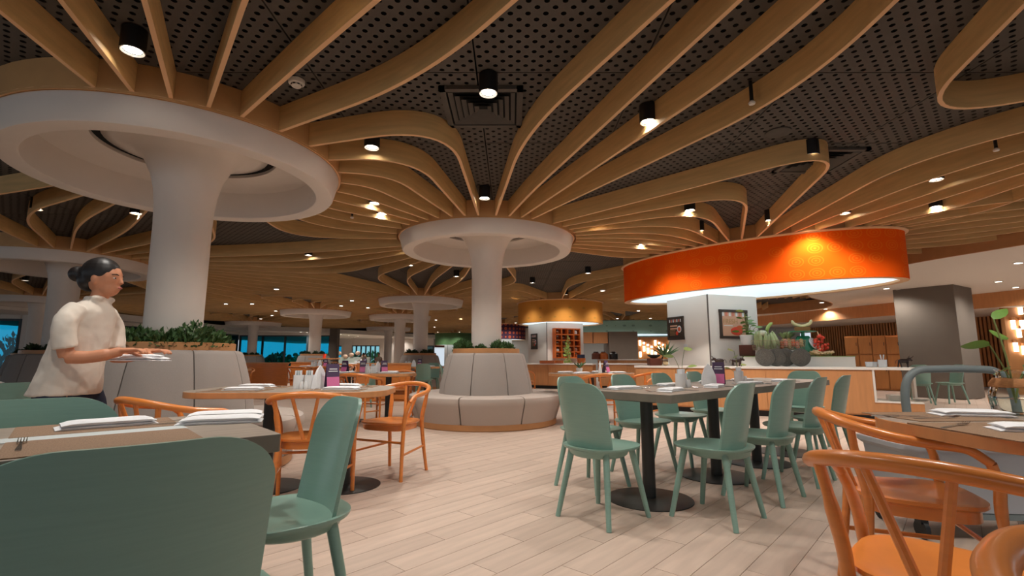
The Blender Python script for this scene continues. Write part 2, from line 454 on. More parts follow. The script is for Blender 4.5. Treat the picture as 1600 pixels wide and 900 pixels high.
for ia, A in enumerate(names):
    cA = HUB[A][0]
    for k in range(40):
        ang = math.radians(k*9+ia*2.1); d = pol(ang); best = (7.5, None)
        for B in names:
            if B == A: continue
            ab = HUB[B][0]-cA; q = d.dot(ab)
            if q > 0.05:
                t = ab.length_squared/(2*q)
                if t < best[0]: best = (t, B)
        t, B = best
        if B is None or (A, B) in NEAR or names.index(B) < ia: continue
        mid = cA+d*t
        if mid.y < 1.5 or abs(mid.x) > 1.15*mid.y+1: continue
        ab = HUB[B][0]-cA; base_a = math.atan2(ab.y, ab.x); off = (ang-base_a+PI) % (2*PI)-PI
        if abs(off) > 1.15: continue
        link(A, math.degrees(ang), B, math.degrees(base_a+PI-off), 0.9)
# timber collars the slats run into
for n, (c, a, b, r) in HUB.items():
    if c.y < -1 or n in 'PXY': continue
    m = MB().lathe([(1.0, ZS0-0.02), (1.0, ZS1), (0.985, ZS1), (0.985, ZS0-0.02)], 64, (c.x, c.y, 0), sx=a, sy=b, rz=r)
    m.f += []
    m.build('slat_collar', 'collar', ceiling)

# ------------------------------------------------------------------ plaster soffits, fascias, walls, windows
def poly_slab(name, poly, z0, z1, m, parent=None):
    return MB().prism([(p[0], p[1]) for p in poly], z0, z1).build(name, m, parent, smooth=False)
struct(poly_slab('ceiling', [(-26, 5), (-17.4, 12), (-17.4, 29.5), (-13, 32), (-7.5, 42), (6, 43), (14, 43), (14, 60), (-26, 60)], 2.62, 2.9, 'soffit'))
# right side: plaster ceiling with a timber fascia where the slats end
rb = catmull([(8.9, 4.2, 0), (8.2, 7.2, 0), (7.55, 9.3, 0), (7.5, 11.6, 0), (8.6, 14.2, 0), (10.6, 16.2, 0), (11.3, 18.2, 0), (10.2, 20.3, 0), (8.2, 22.5, 0)], 6)
poly = [(p.x, p.y) for p in rb]+[(8.2, 34), (26, 34), (26, 4.2)]
struct(poly_slab('ceiling', poly, 2.76, 2.90, 'soffit'))
fa = MB(); fr_in = [(p.x-0.03, p.y-0.01) for p in rb]
fa.loft([[Vector((p.x, p.y, 2.75)), Vector((p.x-0.05, p.y-0.01, 2.75)), Vector((p.x-0.05, p.y-0.01, 3.12)), Vector((p.x, p.y, 3.12))] for p in rb])
struct(fa.build('trim_1', 'ring_wood'))
# timber beam over the far right bays, lower plaster ceiling behind it
b0, b1 = Vector((14.6, 9.0, 0)), Vector((10.6, 22.0, 0)); bd = (b1-b0).normalized(); bn = Vector((bd.y, -bd.x, 0))
bc = (b0+b1)/2; ba = math.atan2(bd.y, bd.x)
struct(MB().box((bc.x, bc.y, 2.56), ((b1-b0).length, 0.08, 0.42), ba).build('trim_2', 'counter_wood', smooth=False))
lp = [b0, b1, b1+bn*9, b0+bn*9]
struct(poly_slab('ceiling', lp, 2.35, 2.45, 'soffit'))
# slatted timber wall in the bay: battens one by one
w0, w1 = b0+bn*3.4+bd*1.0, b1+bn*3.4
wr = MB().box((((w0+w1)/2).x+bn.x*0.1, ((w0+w1)/2).y+bn.y*0.1, 1.2), ((w1-w0).length, 0.1, 2.4), ba).build('wall_right', 'slat_wall_back', smooth=False); struct(wr)
bat = MB().box((0, 0, 1.2), (0.07, 0.05, 2.36)).mesh('batten', 'slat_wall')
nb = int((w1-w0).length/0.115)
for k in range(nb):
    p = w0+bd*(k+0.5)*0.115
    o = bpy.data.objects.new('batten', bat); C.objects.link(o); o.parent = wr; o.location = (p.x, p.y, 0); o.rotation_euler = (0, 0, ba)
# back wall behind the kitchen
struct(MB().box((8, 31, 1.4), (20, 0.2, 2.8)).build('wall_back', 'plaster', smooth=False))
struct(MB().box((-3.2, 50, 1.4), (7, 0.2, 2.8)).build('wall_back', 'plaster', smooth=False))
# left window front
def win_wall(idx, p0, p1, n, z0, z1, gmat, wallmat='plaster'):
    p0, p1 = Vector(p0), Vector(p1); d = p1-p0; ln = d.length; a = math.atan2(d.y, d.x); c = (p0+p1)/2
    o = MB().box((c.x, c.y, z0/2), (ln, 0.2, z0)).v
    w = MB()
    w.box((c.x, c.y, z0/2), (ln, 0.2, z0), a).box((c.x, c.y, (z1+2.9)/2), (ln, 0.2, 2.9-z1), a)
    win = struct(w.build('window_%d' % idx, wallmat, smooth=False))
    u = d.normalized()
    for k in range(n+1):
        q = p0+u*(ln*k/n); MB().box((q.x, q.y, (z0+z1)/2), (0.10, 0.14, z1-z0), a).build('mullion', 'mullion', win, smooth=False)
    for k in range(n):
        q = p0+u*(ln*(k+0.5)/n); MB().box((q.x, q.y, (z0+z1)/2), (ln/n-0.1, 0.02, z1-z0), a).build('pane', gmat, win, smooth=False)
    MB().box((c.x, c.y, z1-0.04), (ln, 0.15, 0.08), a).build('window_head', 'mullion', win, smooth=False)
    return win
win_wall(1, (-24.5, 18.0, 0), (-18.9, 19.0, 0), 3, 0.25, 2.46, 'teal_glass')
struct(MB().box((-18.55, 19.1, 1.45), (0.7, 0.3, 2.9)).build('wall_left', 'plaster', smooth=False))
win_wall(2, (-18.3, 19.2, 0), (-18.1, 32.6, 0), 6, 0.25, 2.46, 'teal_glass')
win_wall(3, (-18.1, 33.0, 0), (-12.2, 33.2, 0), 4, 0.25, 2.44, 'teal_glass')
struct(MB().box((-11.9, 33.2, 1.45), (0.5, 0.5, 2.9)).build('wall_left', 'grey_column', smooth=False))
win_wall(4, (-16.2, 44.0, 0), (-15.0, 44.0, 0), 1, 0.2, 2.0, 'teal_glass')
struct(MB().box((-14.6, 44.0, 1.45), (0.9, 0.4, 2.9)).build('wall_left', 'plaster', smooth=False))
win_wall(5, (-14.2, 44.0, 0), (-11.7, 44.0, 0), 6, 0.2, 2.02, 'pale_glass')
struct(MB().box((-9.3, 44.0, 1.45), (4.8, 0.4, 2.9)).build('wall_back', 'plaster', smooth=False))
win_wall(6, (-8.6, 43.6, 0), (-6.9, 43.6, 0), 2, 0.9, 2.0, 'pale_glass')

# ================================================================== MUSHROOM COLUMNS AND BOOTHS
def mushroom(key, label, group=None, z0=0.0):
    c = HUB[key][0]; t = thing('mushroom_column', label, 'column', (c.x, c.y, 0), 0, group)
    MB().lathe([(0.235, z0), (0.238, 1.2), (0.242, 2.25), (0.25, 2.45), (0.268, 2.6), (0.305, 2.75), (0.37, 2.89), (0.47, 2.99), (0.60, 3.045), (0.70, 3.06), (0.2, 3.07)], 48).build('shaft', 'plaster', t, smooth=2)
    MB().lathe([(1.395, 2.90), (1.405, 2.88), (1.36, 2.70), (1.345, 2.682), (1.20, 2.68), (1.185, 2.69), (1.165, 2.99), (1.12, 3.03), (0.78, 3.045), (0.78, 3.08)], 80).build('canopy_ring', 'plaster', t)
    MB().lathe([(0.84, 3.085), (0.3, 3.085)], 48).build('shadow_gap', 'void', t, smooth=False)
    MB().lathe([(1.425, 2.885), (1.43, 2.90), (1.40, 2.905), (1.38, 2.89), (1.425, 2.885)], 80).build('timber_lip', 'slat_edge', t)
    return t
mushroom('L', 'white mushroom column with wide canopy rising from the booth behind the waitress')
mushroom('M', 'white mushroom column rising from the round booth with white flared seat')
mushroom('A', 'white mushroom column canopy behind the waitress head')
mushroom('N', 'white mushroom column standing behind the bentwood chairs of the glass jar table')
mushroom('Q', 'white mushroom column off to the side of the glass jar table')
mushroom('G', 'white mushroom column beside the garden window at the edge of the hall')
mushroom('B', 'slim white mushroom column with a leafy planter, between two booths')
mushroom('D', 'white mushroom column in front of the teal glass front')
mushroom('E', 'white mushroom column before teal glass with low ceiling behind')
mushroom('H', 'far white mushroom column, canopy overlapped by a nearer column', 'distant mushroom columns')
mushroom('I', 'far white mushroom column, canopy overlapped by a nearer column', 'distant mushroom columns')

def leaf_cluster(n, rx, ry, rz, size, seed, elong=1.8):
    rd = random.Random(seed); m = MB()
    for _ in range(n):
        while True:
            p = Vector((rd.uniform(-1, 1), rd.uniform(-1, 1), rd.uniform(-0.25, 1)))
            if p.length < 1 and p.length > 0.25: break
        c = Vector((p.x*rx, p.y*ry, max(0.0, p.z)*rz+0.02)); s = size*rd.uniform(0.6, 1.25)
        d = (p+Vector((rd.uniform(-.7, .7), rd.uniform(-.7, .7), rd.uniform(-.2, .9)))).normalized()
        sd = d.cross(Vector((rd.uniform(-1, 1), rd.uniform(-1, 1), rd.uniform(-1, 1))))
        if sd.length < 0.1: continue
        sd = sd.normalized(); nn = d.cross(sd)
        m.add([c-d*s*elong*.5, c+sd*s*.42+nn*s*.1, c+d*s*elong*.5, c-sd*s*.42+nn*s*.1], [(0, 1, 2), (0, 2, 3)])
    return m
BUSH = {}
def bush(loc, r, h, label, group, seed, n=420, size=0.034, m='leaf'):
    key = (n, size, seed, m)
    t = thing('planter_shrub', label, 'plant', loc, seed*1.3, group)
    leaf_cluster(n, r, r, h, size, seed).build('foliage', m, t, smooth=False)
    st = MB(); rd = random.Random(seed)
    for k in range(7): st.cyl((0, 0, -0.03), (rd.uniform(-1, 1)*r*.6, rd.uniform(-1, 1)*r*.6, h*.75), 0.005, 0.002, 5)
    st.build('stem', 'stem', t)
    return t
NP = 8
def booth_mesh():
    pan = MB(); a = 2*PI/NP; g = 0.008
    # upholstered back panel (truncated cone piece with rounded edges)
    def piece(prof_o, prof_i, n=8):
        m = MB(); rings = []
        for k in range(n+1):
            t = -a/2+a*k/n; e_ = min(k, n-k)/n; tuck = 0.018*(1-min(1, e_*6))**2
            tt = max(-a/2+g, min(a/2-g, t)); rr = []
            for (r, z) in prof_o: rr.append(Vector(((r-tuck)*cos(tt), (r-tuck)*sin(tt), z)))
            for (r, z) in prof_i: rr.append(Vector((r*cos(tt), r*sin(tt), z)))
            rings.append(rr)
        return m.loft(rings)
    back = piece([(0.735, 0.44), (0.715, 0.60), (0.655, 0.85), (0.605, 1.02), (0.585, 1.05), (0.55, 1.06)], [(0.46, 1.05), (0.50, 0.44)]).mesh('back_panel', 'fabric', True)
    seat = piece([(1.10, 0.085), (1.135, 0.20), (1.185, 0.34), (1.195, 0.40), (1.185, 0.435), (1.15, 0.452), (1.08, 0.458), (0.9, 0.452)], [(0.70, 0.45), (0.70, 0.09)]).mesh('seat_cushion', 'seat_fabric', True)
    return back, seat
BB, BS = booth_mesh()
def booth(c, label, rot=0.0, group=None):
    t = thing('round_booth', label, 'booth', (c.x, c.y, 0), rot, group)
    for k in range(NP):
        for me, nm in ((BB, 'back_panel'), (BS, 'seat_cushion')):
            o = bpy.data.objects.new(nm, me); C.objects.link(o); o.parent = t; o.rotation_euler = (0, 0, 2*PI*(k+0.5)/NP)
    MB().lathe([(1.09, 0), (1.10, 0.01), (1.10, 0.085), (0.6, 0.085)], 64).build('base_ring', 'ring_wood', t)
    MB().lathe([(0.48, 1.04), (0.53, 1.04), (0.53, 1.125), (0.52, 1.13), (0.49, 1.13), (0.49, 1.07)], 64).build('planter_rim', 'ring_wood', t)
    MB().lathe([(0.49, 1.075), (0.24, 1.075)], 40).build('soil', 'soil', t, smooth=False)
    return t
def bushes(c, key, label, group, spots, seed):
    for i, (ang, r, h) in enumerate(spots):
        a = math.radians(ang); bush((c.x+0.37*cos(a), c.y+0.37*sin(a), 1.075), r, h, label, group, seed+i, n=520 if key == 'near' else 220, size=0.034 if key == 'near' else 0.05, m='leaf' if key == 'near' else 'leaf_dark')
cL, cM = HUB['L'][0], HUB['M'][0]
booth(cL, 'round grey upholstered booth behind the waitress, planter on top', 0.10)
bushes(cL, 'near', 'green leafy shrub in the planter of the booth behind the waitress', 'shrubs in the planter behind the waitress',
       [(-165, .17, .15), (-128, .18, .16), (-95, .18, .17), (-62, .18, .16), (-32, .2, .24), (-4, .17, .18), (40, .16, .15), (120, .16, .15)], 3)
booth(cM, 'round booth with pale grey seat skirt and timber base ring in open floor', 0.52)
bushes(cM, 'near', 'low green shrub in the timber planter of the open floor booth', 'shrubs in the planter of the open floor booth',
       [(-150, .15, .15), (-178, .16, .19), (-100, .10, .09), (-55, .15, .16), (-30, .14, .13), (60, .14, .13)], 21)
for i, (k, lab) in enumerate((('A', 'grey booth with tall back under the canopy behind the waitress'), ('B', 'grey round booth beyond the orange chairs and green chairs'),
               ('D', 'grey round booth with a small bar table in front, by the teal glass'), ('E', 'distant grey booth by the teal windows'), ('G', 'grey booth beside the garden window'))):
    c = HUB[k][0]; booth(c, lab, 0.3*i)
    bushes(c, 'far', 'small plant in the planter of a '+lab.split(' with ')[0].split(' beyond')[0].split(' by ')[0].split(' beside')[0]+' near the glass front', 'plants in far booth planters',
           [(-160, .12, .16), (-110, .13, .14), (-60, .13, .15), (-15, .12, .16)], 40+10*i)

# ================================================================== PRINTED DRUMS OVER THE FOOD STATIONS
def drum(key, z0, shell_mat, label, column=None, glow='glow_white', rimmat='slat_edge', power=None):
    c, a, b, r = HUB[key]; t = thing('ceiling_drum', label, 'light drum', (c.x, c.y, z0), r)
    n = 96; me = bpy.data.meshes.new('shell'); vs = []; fs = []; uvs = []; per = 0; pr = None; H = ZS0-z0
    for k in range(n+1):
        x, y = a*cos(2*PI*k/n), b*sin(2*PI*k/n)
        if pr: per += math.hypot(x-pr[0], y-pr[1])
        pr = (x, y)
        vs += [(x, y, 0), (x, y, H), (x*(1-.04/a), y*(1-.04/b), 0), (x*(1-.04/a), y*(1-.04/b), H)]; uvs.append(per)
    for k in range(n):
        q = 4*k; fs += [(q, q+4, q+5, q+1), (q+2, q+3, q+7, q+6), (q, q+2, q+6, q+4)]
    me.from_pydata(vs, [], fs); uvl = me.uv_layers.new(name='UVMap')
    for p in me.polygons:
        for li in p.loop_indices:
            vi = me.loops[li].vertex_index; uvl.data[li].uv = (uvs[vi//4], vs[vi][2])
    me.materials.append(MATS[shell_mat]); me.polygons.foreach_set('use_smooth', [True]*len(me.polygons)); me.set_sharp_from_angle(angle=0.7); me.update()
    o = bpy.data.objects.new('shell', me); C.objects.link(o); o.parent = t
    sx = lambda d: (a+d)/a
    m = MB()
    for (d0, z) in ((0,0),): pass
    m.loft([[Vector(((a+d)*cos(2*PI*k/n), (b+d)*sin(2*PI*k/n), z)) for (d, z) in ((0.012, H-0.03), (0.05, H-0.012), (0.05, H), (-0.03, H))] for k in range(n+1)], cap=False).build('top_rim', rimmat, t)
    MB().loft([[Vector(((a+d)*cos(2*PI*k/n), (b+d)*sin(2*PI*k/n), z)) for (d, z) in ((0.0, -0.004), (-0.12, -0.004), (-0.125, 0.05))] for k in range(n+1)], cap=False).build('bottom_ring', rimmat, t)
    MB().prism([((a-.125)*cos(2*PI*k/n), (b-.125)*sin(2*PI*k/n)) for k in range(n)], 0.03, 0.05).build('light_panel', glow, t, smooth=False)
    return t
drum('O', 2.154, 'orange_print', 'large oval orange printed light drum over the buffet counter')
drum('W', 2.16, 'wood_print', 'round honey coloured light drum over the column with orange shelf')
drum('T', 2.20, 'teal_print', 'wide pale teal printed drum far behind the buffet', rimmat='teal_cloth')
drum('U', 2.02, 'purple_cloth', 'dark purple drum printed with orange shapes')
drum('V', 1.95, 'green_drum', 'green drum hanging near the far end of the hall')
HUB['R'] = (Vector((-7.6, 48.0)), 2.0, 2.0, 0); drum('R', 1.9, 'red_drum', 'dark red drum beyond the green drum')
HUB['S'] = (Vector((0.9, 38.0)), 1.6, 1.6, 0); drum('S', 1.85, 'salmon_drum', 'salmon red drum behind the purple drum')

# white box columns under the drums
def box_column(c, side, rot, h, label, m='soffit', joint=True):
    t = thing('square_column', label, 'column', (c[0], c[1], 0), rot)
    MB().box((0, 0, h/2), (side, side, h)).build('shaft', m, t, smooth=False, bevel=0.012)
    if joint:
        s = side/2+0.003
        for (x, y) in ((-s+.004, -s+.004),):
            MB().box((x, y, h/2), (0.02, 0.02, h-.01)).build('corner_joint', 'seam', t, smooth=False)
    return t
COLR = math.radians(20); colc = Vector((3.67, 9.2))+Vector((cos(COLR), sin(COLR)))*0.6+Vector((-sin(COLR), cos(COLR)))*0.6
box_column(colc, 1.2, COLR, 2.18, 'white square column with framed posters under the orange drum')
box_column((1.55, 17.75), 1.45, math.radians(24), 2.18, 'white square column holding an orange cubby shelf')
box_column((10.95, 12.75), 1.25, math.radians(32), 2.78, 'dark grey square column beside the battened timber wall', 'grey_column', False)
box_column((-0.7, 29.6), 1.1, 0.3, 2.05, 'white square column under the purple drum')
box_column((-4.6, 40.2), 1.5, 0.3, 1.98, 'white square column under the green drum')
box_column((5.0, 22.9), 1.3, 0.0, 2.14, 'grey square column in the kitchen next to the lamp wall', 'grey_column', False)

# ================================================================== CEILING FITTINGS
def downlight_proto():
    t = thing('downlight', 'x', 'x')
    MB().lathe([(0.062, 0.03), (0.066, 0.0), (0.072, 0.0), (0.072, 0.15), (0.0, 0.15)], 20).build('housing', 'black', t)
    MB().lathe([(0.0, 0.02), (0.052, 0.02), (0.052, 0.012), (0.0, 0.008)], 16).build('lens', 'lens', t)
    MB().lathe([(0.054, 0.004), (0.066, -0.004), (0.072, 0.004)], 20).build('trim', 'trim_ring', t)
    return t
DL = Proto(downlight_proto)
spot_d = bpy.data.lights.new('spot', 'SPOT'); spot_d.energy = LAMP_W; spot_d.spot_size = math.radians(125); spot_d.spot_blend = 0.7
spot_d.shadow_soft_size = 0.045; spot_d.color = (1.0, 0.945, 0.875)
def downlight(p, label, group=None, lit=True, zb=2.965):
    o = DL((p[0], p[1], zb), 0, label, 'ceiling light', group)
    if lit and not any(ch.type == 'LIGHT' for ch in o.children):
        l = bpy.data.objects.new('bulb', spot_d); C.objects.link(l); l.parent = o; l.location = (0, 0, -0.012)
    return o
G_DL = 'black cylinder downlights between the ceiling slats'
for (x, y, lab) in ((207, 80, 'lit downlight between slats above the canopy behind the waitress'), (763, 146, 'lit black cylinder downlight beside the square air diffuser'),
                    (581, 231, 'lit downlight between slats just off the big canopy rim'), (1013, 191, 'lit black cylinder downlight between long slats above communal table'),
                    (1268, 243, 'lit black cylinder downlight under the triangular looking diffuser'), (757, 310, 'lit downlight at the slat ends above the open floor booth canopy'),
                    (1078, 329, 'lit downlight at the loop of slats by the orange drum')):
    downlight(at(x, y, 2.965), lab)
for (x, y) in ((585, 318), (597, 334), (619, 389), (1266, 349), (1463, 281), (930, 348), (57, 327), (482, 399), (713, 432), (832, 442), (1030, 374)):
    downlight(at(x, y, 2.965), 'extra downlight added among the ceiling slats for more light', G_DL)
for (x, y) in ((3.6, 1.6), (1.1, 1.9), (1.6, 1.72), (-1.6, 1.3), (-1.3, 2.3), (-5.5, 3.2), (2.9, 1.2), (-5.2, 6.6), (-2.2, 10.5), (1.8, 11.5), (-5.5, 12.5), (-6.0, 17.5), (4.6, 6.6), (2.3, 8.5), (1.7, 15.5), (0.3, 16.0), (3.2, 16.1), (-12.6, 12.6), (-11, 21), (-0.8, 20.5), (7.2, 5.4), (-2.6, 25), (2.95, 7.55), (3.75, 6.95), (5.6, 6.3)):  # extra downlights, many out of frame, added to brighten tables and drums
    downlight((x, y), 'extra downlight added among the ceiling slats for more light', G_DL)
# flush fittings far away: bright small discs in the slats and the plaster
def flush_proto():
    t = thing('recessed_light', 'x', 'x')
    MB().lathe([(0.0, 0.0), (0.06, 0.0), (0.062, -0.006), (0.085, -0.006), (0.085, 0.03)], 16).build('trim', 'trim_ring', t)
    MB().lathe([(0.0, -0.004), (0.058, -0.004)], 16).build('lens', 'lens_small', t)
    l = bpy.data.objects.new('bulb', flush_d); C.objects.link(l); l.parent = t; l.location = (0, 0, -0.02)
    return t
flush_d = spot_d.copy(); flush_d.energy = LAMP_W*1.3; flush_d.spot_size = math.radians(150)
FL = Proto(flush_proto)
for (x, y, h) in ((1385, 451, 2.755), (1405, 453, 2.755), (1413, 468, 2.755), (1284, 473, 2.755), (1290, 483, 2.755), (1591, 411, 2.755), (1587, 449, 2.755), (1197, 495, 2.755), (1640, 430, 2.755), (1700, 395, 2.755), (1560, 440, 2.755)):  # closing entries are added lights that brighten this plaster ceiling
    p = at(x, y, h); FL((p.x, p.y, h), 0, 'small round light recessed in the plaster ceiling beyond the orange drum', 'ceiling light', 'recessed lights in the right plaster ceiling')
for (x, y) in ((432, 452), (431, 486), (425, 493), (394, 475), (353, 475), (550, 470), (533, 478), (575, 481), (533, 520), (545, 523), (562, 527), (580, 497), (681, 500), (679, 511), (684, 519), (470, 519), (480, 519), (235, 484), (180, 502)):
    p = at(x, y, 2.885); FL((p.x, p.y, 2.885), 0, 'added light in the far slatted ceiling, brightening what is below', 'ceiling light', 'recessed lights in the far slatted ceiling')
for (x, y) in ((470, 519), (480, 519.5), (533, 522), (545, 524), (500, 521), (590, 531), (610, 533)):
    p = at(x, y, 2.612); FL((p.x, p.y, 2.612), 0, 'added round light brightening the far white plaster ceiling', 'ceiling light', 'recessed lights in the far plaster ceiling')
for (x, y) in ((-14, 36.5), (-12, 38.5), (-10, 40.6), (-13, 41), (-9.8, 43.2)):  # deeper row, added to brighten the far plaster ceiling
    FL((x, y, 2.612), 0, 'added round light brightening the far white plaster ceiling', 'ceiling light', 'recessed lights in the far plaster ceiling')
for (x, y) in ((3.4, 20.4), (5.2, 20.2), (7.0, 20.0), (3.6, 24.6), (5.2, 24.3), (6.8, 24.2), (-.9, 27.3), (0.2, 27.4), (-4.0, 37.6), (2.6, 14.0), (-12.5, 24.5), (-5.5, 27)):  # added to brighten the kitchen, the far drums and the hall
    FL((x, y, 2.885), 0, 'added light in the far slatted ceiling, brightening what is below', 'ceiling light', 'recessed lights in the far slatted ceiling')
# square four way diffusers
def diffuser(p, rz, label):
    t = thing('air_diffuser', label, 'air vent', (p.x, p.y, ZS1-0.03), rz)
    m = MB(); s = 0.31
    for k in range(4):
        a = k*PI/2; m.box((cos(a)*s, sin(a)*s, 0.015), (0.05, 0.67, 0.03), a)
    m.build('frame', 'panel', t, smooth=False)
    MB().box((0, 0, 0.028), (0.6, 0.6, 0.004)).build('duct', 'void', t, smooth=False)
    for q in range(5):
        r0, r1 = 0.27-q*0.05, 0.235-q*0.05; m = MB()
        m.loft([[Vector((r*sx, r*sy, z)) for (sx, sy) in ((1, 1), (-1, 1), (-1, -1), (1, -1))] for r, z in ((r0, 0.004-q*.002), (r1, 0.026))], cap=False)
        m.build('louvre', 'panel', t, smooth=False)
    return t
diffuser(at(755, 172, ZS1-.03), 0.0, 'square air diffuser in the perforated ceiling beside the slat bend')
diffuser(at(1279, 254, ZS1-.03), 0.0, 'square air diffuser half hidden behind a slat near the orange drum')
p = at(1216, 208, ZS1-.01); tag(MB().lathe([(0, -.005), (0.10, -.005), (0.115, 0.0), (0.115, .012)], 28).build('ceiling_speaker', 'panel', loc=(p.x, p.y, ZS1-.01)), 'round flush speaker in the perforated ceiling', 'speaker')
def smoke(p, label):
    t = thing('smoke_detector', label, 'smoke detector', (p.x, p.y, p.z), 0)
    MB().lathe([(0.0, 0.0), (0.028, 0.0), (0.038, 0.008), (0.04, 0.022), (0.056, 0.024), (0.06, 0.032), (0.06, 0.055), (0, 0.055)], 24).build('body', 'trim_ring', t)
    for k in range(8):
        a = 2*PI*k/8; MB().box((0.0385*cos(a), 0.0385*sin(a), 0.013), (0.006, 0.016, 0.008), a).build('slot', 'black', t, smooth=False)
smoke(at(463, 136, ZS1-.06), 'white smoke detector on the perforated ceiling between two slats')
def sprinkler(p, label, group):
    t = thing('sprinkler', label, 'sprinkler', (p.x, p.y, p.z), 0, group)
    MB().cyl((0, 0, 0.03), (0, 0, ZS1-p.z), 0.014, n=10).build('drop_pipe', 'black', t)
    MB().lathe([(0, 0), (0.022, 0), (0.026, 0.012), (0.012, 0.03), (0, 0.03)], 14).build('head', 'trim_ring', t)
for (x, y) in ((1175, 163), (1557, 236), (910, 347), (550, 341)): sprinkler(at(x, y, 2.93), 'sprinkler head on a short black drop pipe', 'ceiling sprinklers')

# ================================================================== CHAIRS
def green_chair(wf=1.0):
    t = thing('dining_chair', 'x', 'x')
    # seat: rounded shell, slightly dished, faces +Y
    m = MB(); rings = []; n = 36
    def outline(k, s=1.0):
        a = 2*PI*k/n; ca, sa = cos(a), sin(a); e_ = 2/2.6
        return Vector((math.copysign(abs(ca)**e_, ca)*0.225*wf*s, math.copysign(abs(sa)**e_, sa)*0.23*s, 0))
    for (s, z) in ((0.0, .432), (0.5, .433), (0.85, .440), (0.97, .449), (1.0, .447), (1.0, .440), (0.97, .430), (0.8, .424), (0.0, .422)):
        rings.append([outline(k, max(s, .001))+Vector((0, 0, z)) for k in range(n)])
    m.loft(rings, cap=False).build('seat', 'green', t, smooth=True)
    MB().lathe([(0.0, .385), (.165, .385), (.18, .395), (.195, .428), (0, .428)], 28, (0, -0.03, 0), sx=wf).build('seat_frame', 'green', t)
    # backrest: bent panel rising from the rear of the seat
    tts = [.70*k/7 for k in range(7)]+[.70+.30*sin(PI/2*k/12) for k in range(13)]; rows, cols, R = len(tts)-1, 16, 0.30*wf; grid = []
    for i in range(rows+1):
        tt = tts[i]; z = 0.435+0.405*tt; lean = -0.145-0.085*tt
        hw = (0.178+0.008*tt)*wf
        if tt > 0.70: q = (tt-0.70)/0.30; hw = hw-0.10*wf**1.3*(1-math.sqrt(max(0, 1-q*q)))
        row = []
        for j in range(cols+1):
            x = hw*(2*j/cols-1); row.append((x, lean-(math.sqrt(R*R)-math.sqrt(R*R-x*x))*-1*0.75-0.02, z))
        grid.append(row)
    m = MB(); th = 0.007; vs = []
    for sgn in (1, -1):
        for row in grid:
            for (x, y, z) in row: vs.append((x, y+sgn*th, z))
    W_ = cols+1; Q = (rows+1)*W_; fs = []
    for i in range(rows):
        for j in range(cols):
            a = i*W_+j; fs += [(a, a+1, a+W_+1, a+W_), (Q+a, Q+a+W_, Q+a+W_+1, Q+a+1)]
    per = [j for j in range(W_)]+[i*W_+cols for i in range(1, rows+1)]+[rows*W_+j for j in range(cols-1, -1, -1)]+[i*W_ for i in range(rows-1, 0, -1)]
    for a, b in zip(per, per[1:]+per[:1]): fs.append((a, b, Q+b, Q+a))
    m.add(vs, fs).build('backrest', 'green', t, smooth=True)
    for sx in (-1, 1):
        for (y0, y1) in ((0.13, 0.205), (-0.13, -0.205)):
            MB().cyl((sx*.135*wf, y0, .425), (sx*.20*wf, y1, 0), .0215, .0155, 12).build('leg', 'green', t)
    return t
def orange_chair():
    t = thing('bentwood_armchair', 'x', 'x')
    half = [(0.262, .205, 0.0), (.262, .20, .22), (.266, .19, .45), (.283, .188, .55), (.302, .165, .625), (.303, .10, .670), (.298, .0, .682), (.275, -.12, .700), (.215, -.225, .728), (.115, -.285, .748), (0, -.302, .755)]
    rail = half[4:]+[(-x, y, z) for x, y, z in reversed(half[4:-1])]
    rp = catmull(rail, 5); nn = len(rp)
    MB().tube(rp, [0.0165+0.006*sin(PI*i/(nn-1)) for i in range(nn)], 10, flat=0.95).build('top_rail', 'orange_wood', t)
    for sx in (-1, 1):
        MB().tube(catmull([(sx*x, y, z) for x, y, z in half[:5]], 4), [.0150]*4+[.0165]*4+[.019]*5+[.017]*4, 10).build('leg', 'orange_wood', t)
        MB().tube(catmull([(sx*.205, -.235, 0), (sx*.188, -.205, .22), (sx*.178, -.185, .44), (sx*.19, -.215, .60), (sx*.212, -.232, .738)], 4), [.0145]*4+[.017]*4+[.019]*5+[.015]*4, 10).build('leg', 'orange_wood', t)
        MB().tube([(sx*.018, -.195, .448), (sx*.085, -.293, .75)], [.013, .0115], 8).build('back_spindle', 'orange_wood', t)
        MB().tube([(sx*.255, .19, .20), (sx*.192, -.20, .22)], .010, 8).build('stretcher', 'orange_wood', t)
    MB().tube([(-.26, .195, .30), (.26, .195, .30)], .010, 8).build('stretcher', 'orange_wood', t)
    m = MB(); rings = []; n = 32
    def outl(k, s):
        a = 2*PI*k/n; e_ = 2/3.2; ca, sa = cos(a), sin(a); x = math.copysign(abs(ca)**e_, ca); y = math.copysign(abs(sa)**e_, sa)
        return Vector((x*(.225+.028*y)*s, y*.215*s+.005, 0))
    for (s, z) in ((0.001, .440), (.6, .443), (.9, .455), (1.0, .453), (1.0, .440), (.96, .432), (.001, .432)):
        rings.append([outl(k, s)+Vector((0, 0, z)) for k in range(n)])
    m.loft(rings, cap=False).build('seat', 'orange_wood', t)
    MB().loft([[outl(k, s)+Vector((0, 0, z)) for k in range(n)] for s, z in ((.90, .435), (.90, .385), (.82, .385), (.82, .43))], cap=False).build('seat_apron', 'orange_wood', t)
    return t
GC, OC, WC = Proto(green_chair), Proto(orange_chair), Proto(lambda: green_chair(1.42))
def wch(p, face, label, group=None): return WC((p[0], p[1], 0), math.radians(face)-PI/2, label, 'chair', group)
def gch(p, face, label, group=None): return GC((p[0], p[1], 0), math.radians(face)-PI/2, label, 'chair', group)
def och(p, face, label, group=None): return OC((p[0], p[1], 0), math.radians(face)-PI/2, label, 'chair', group)

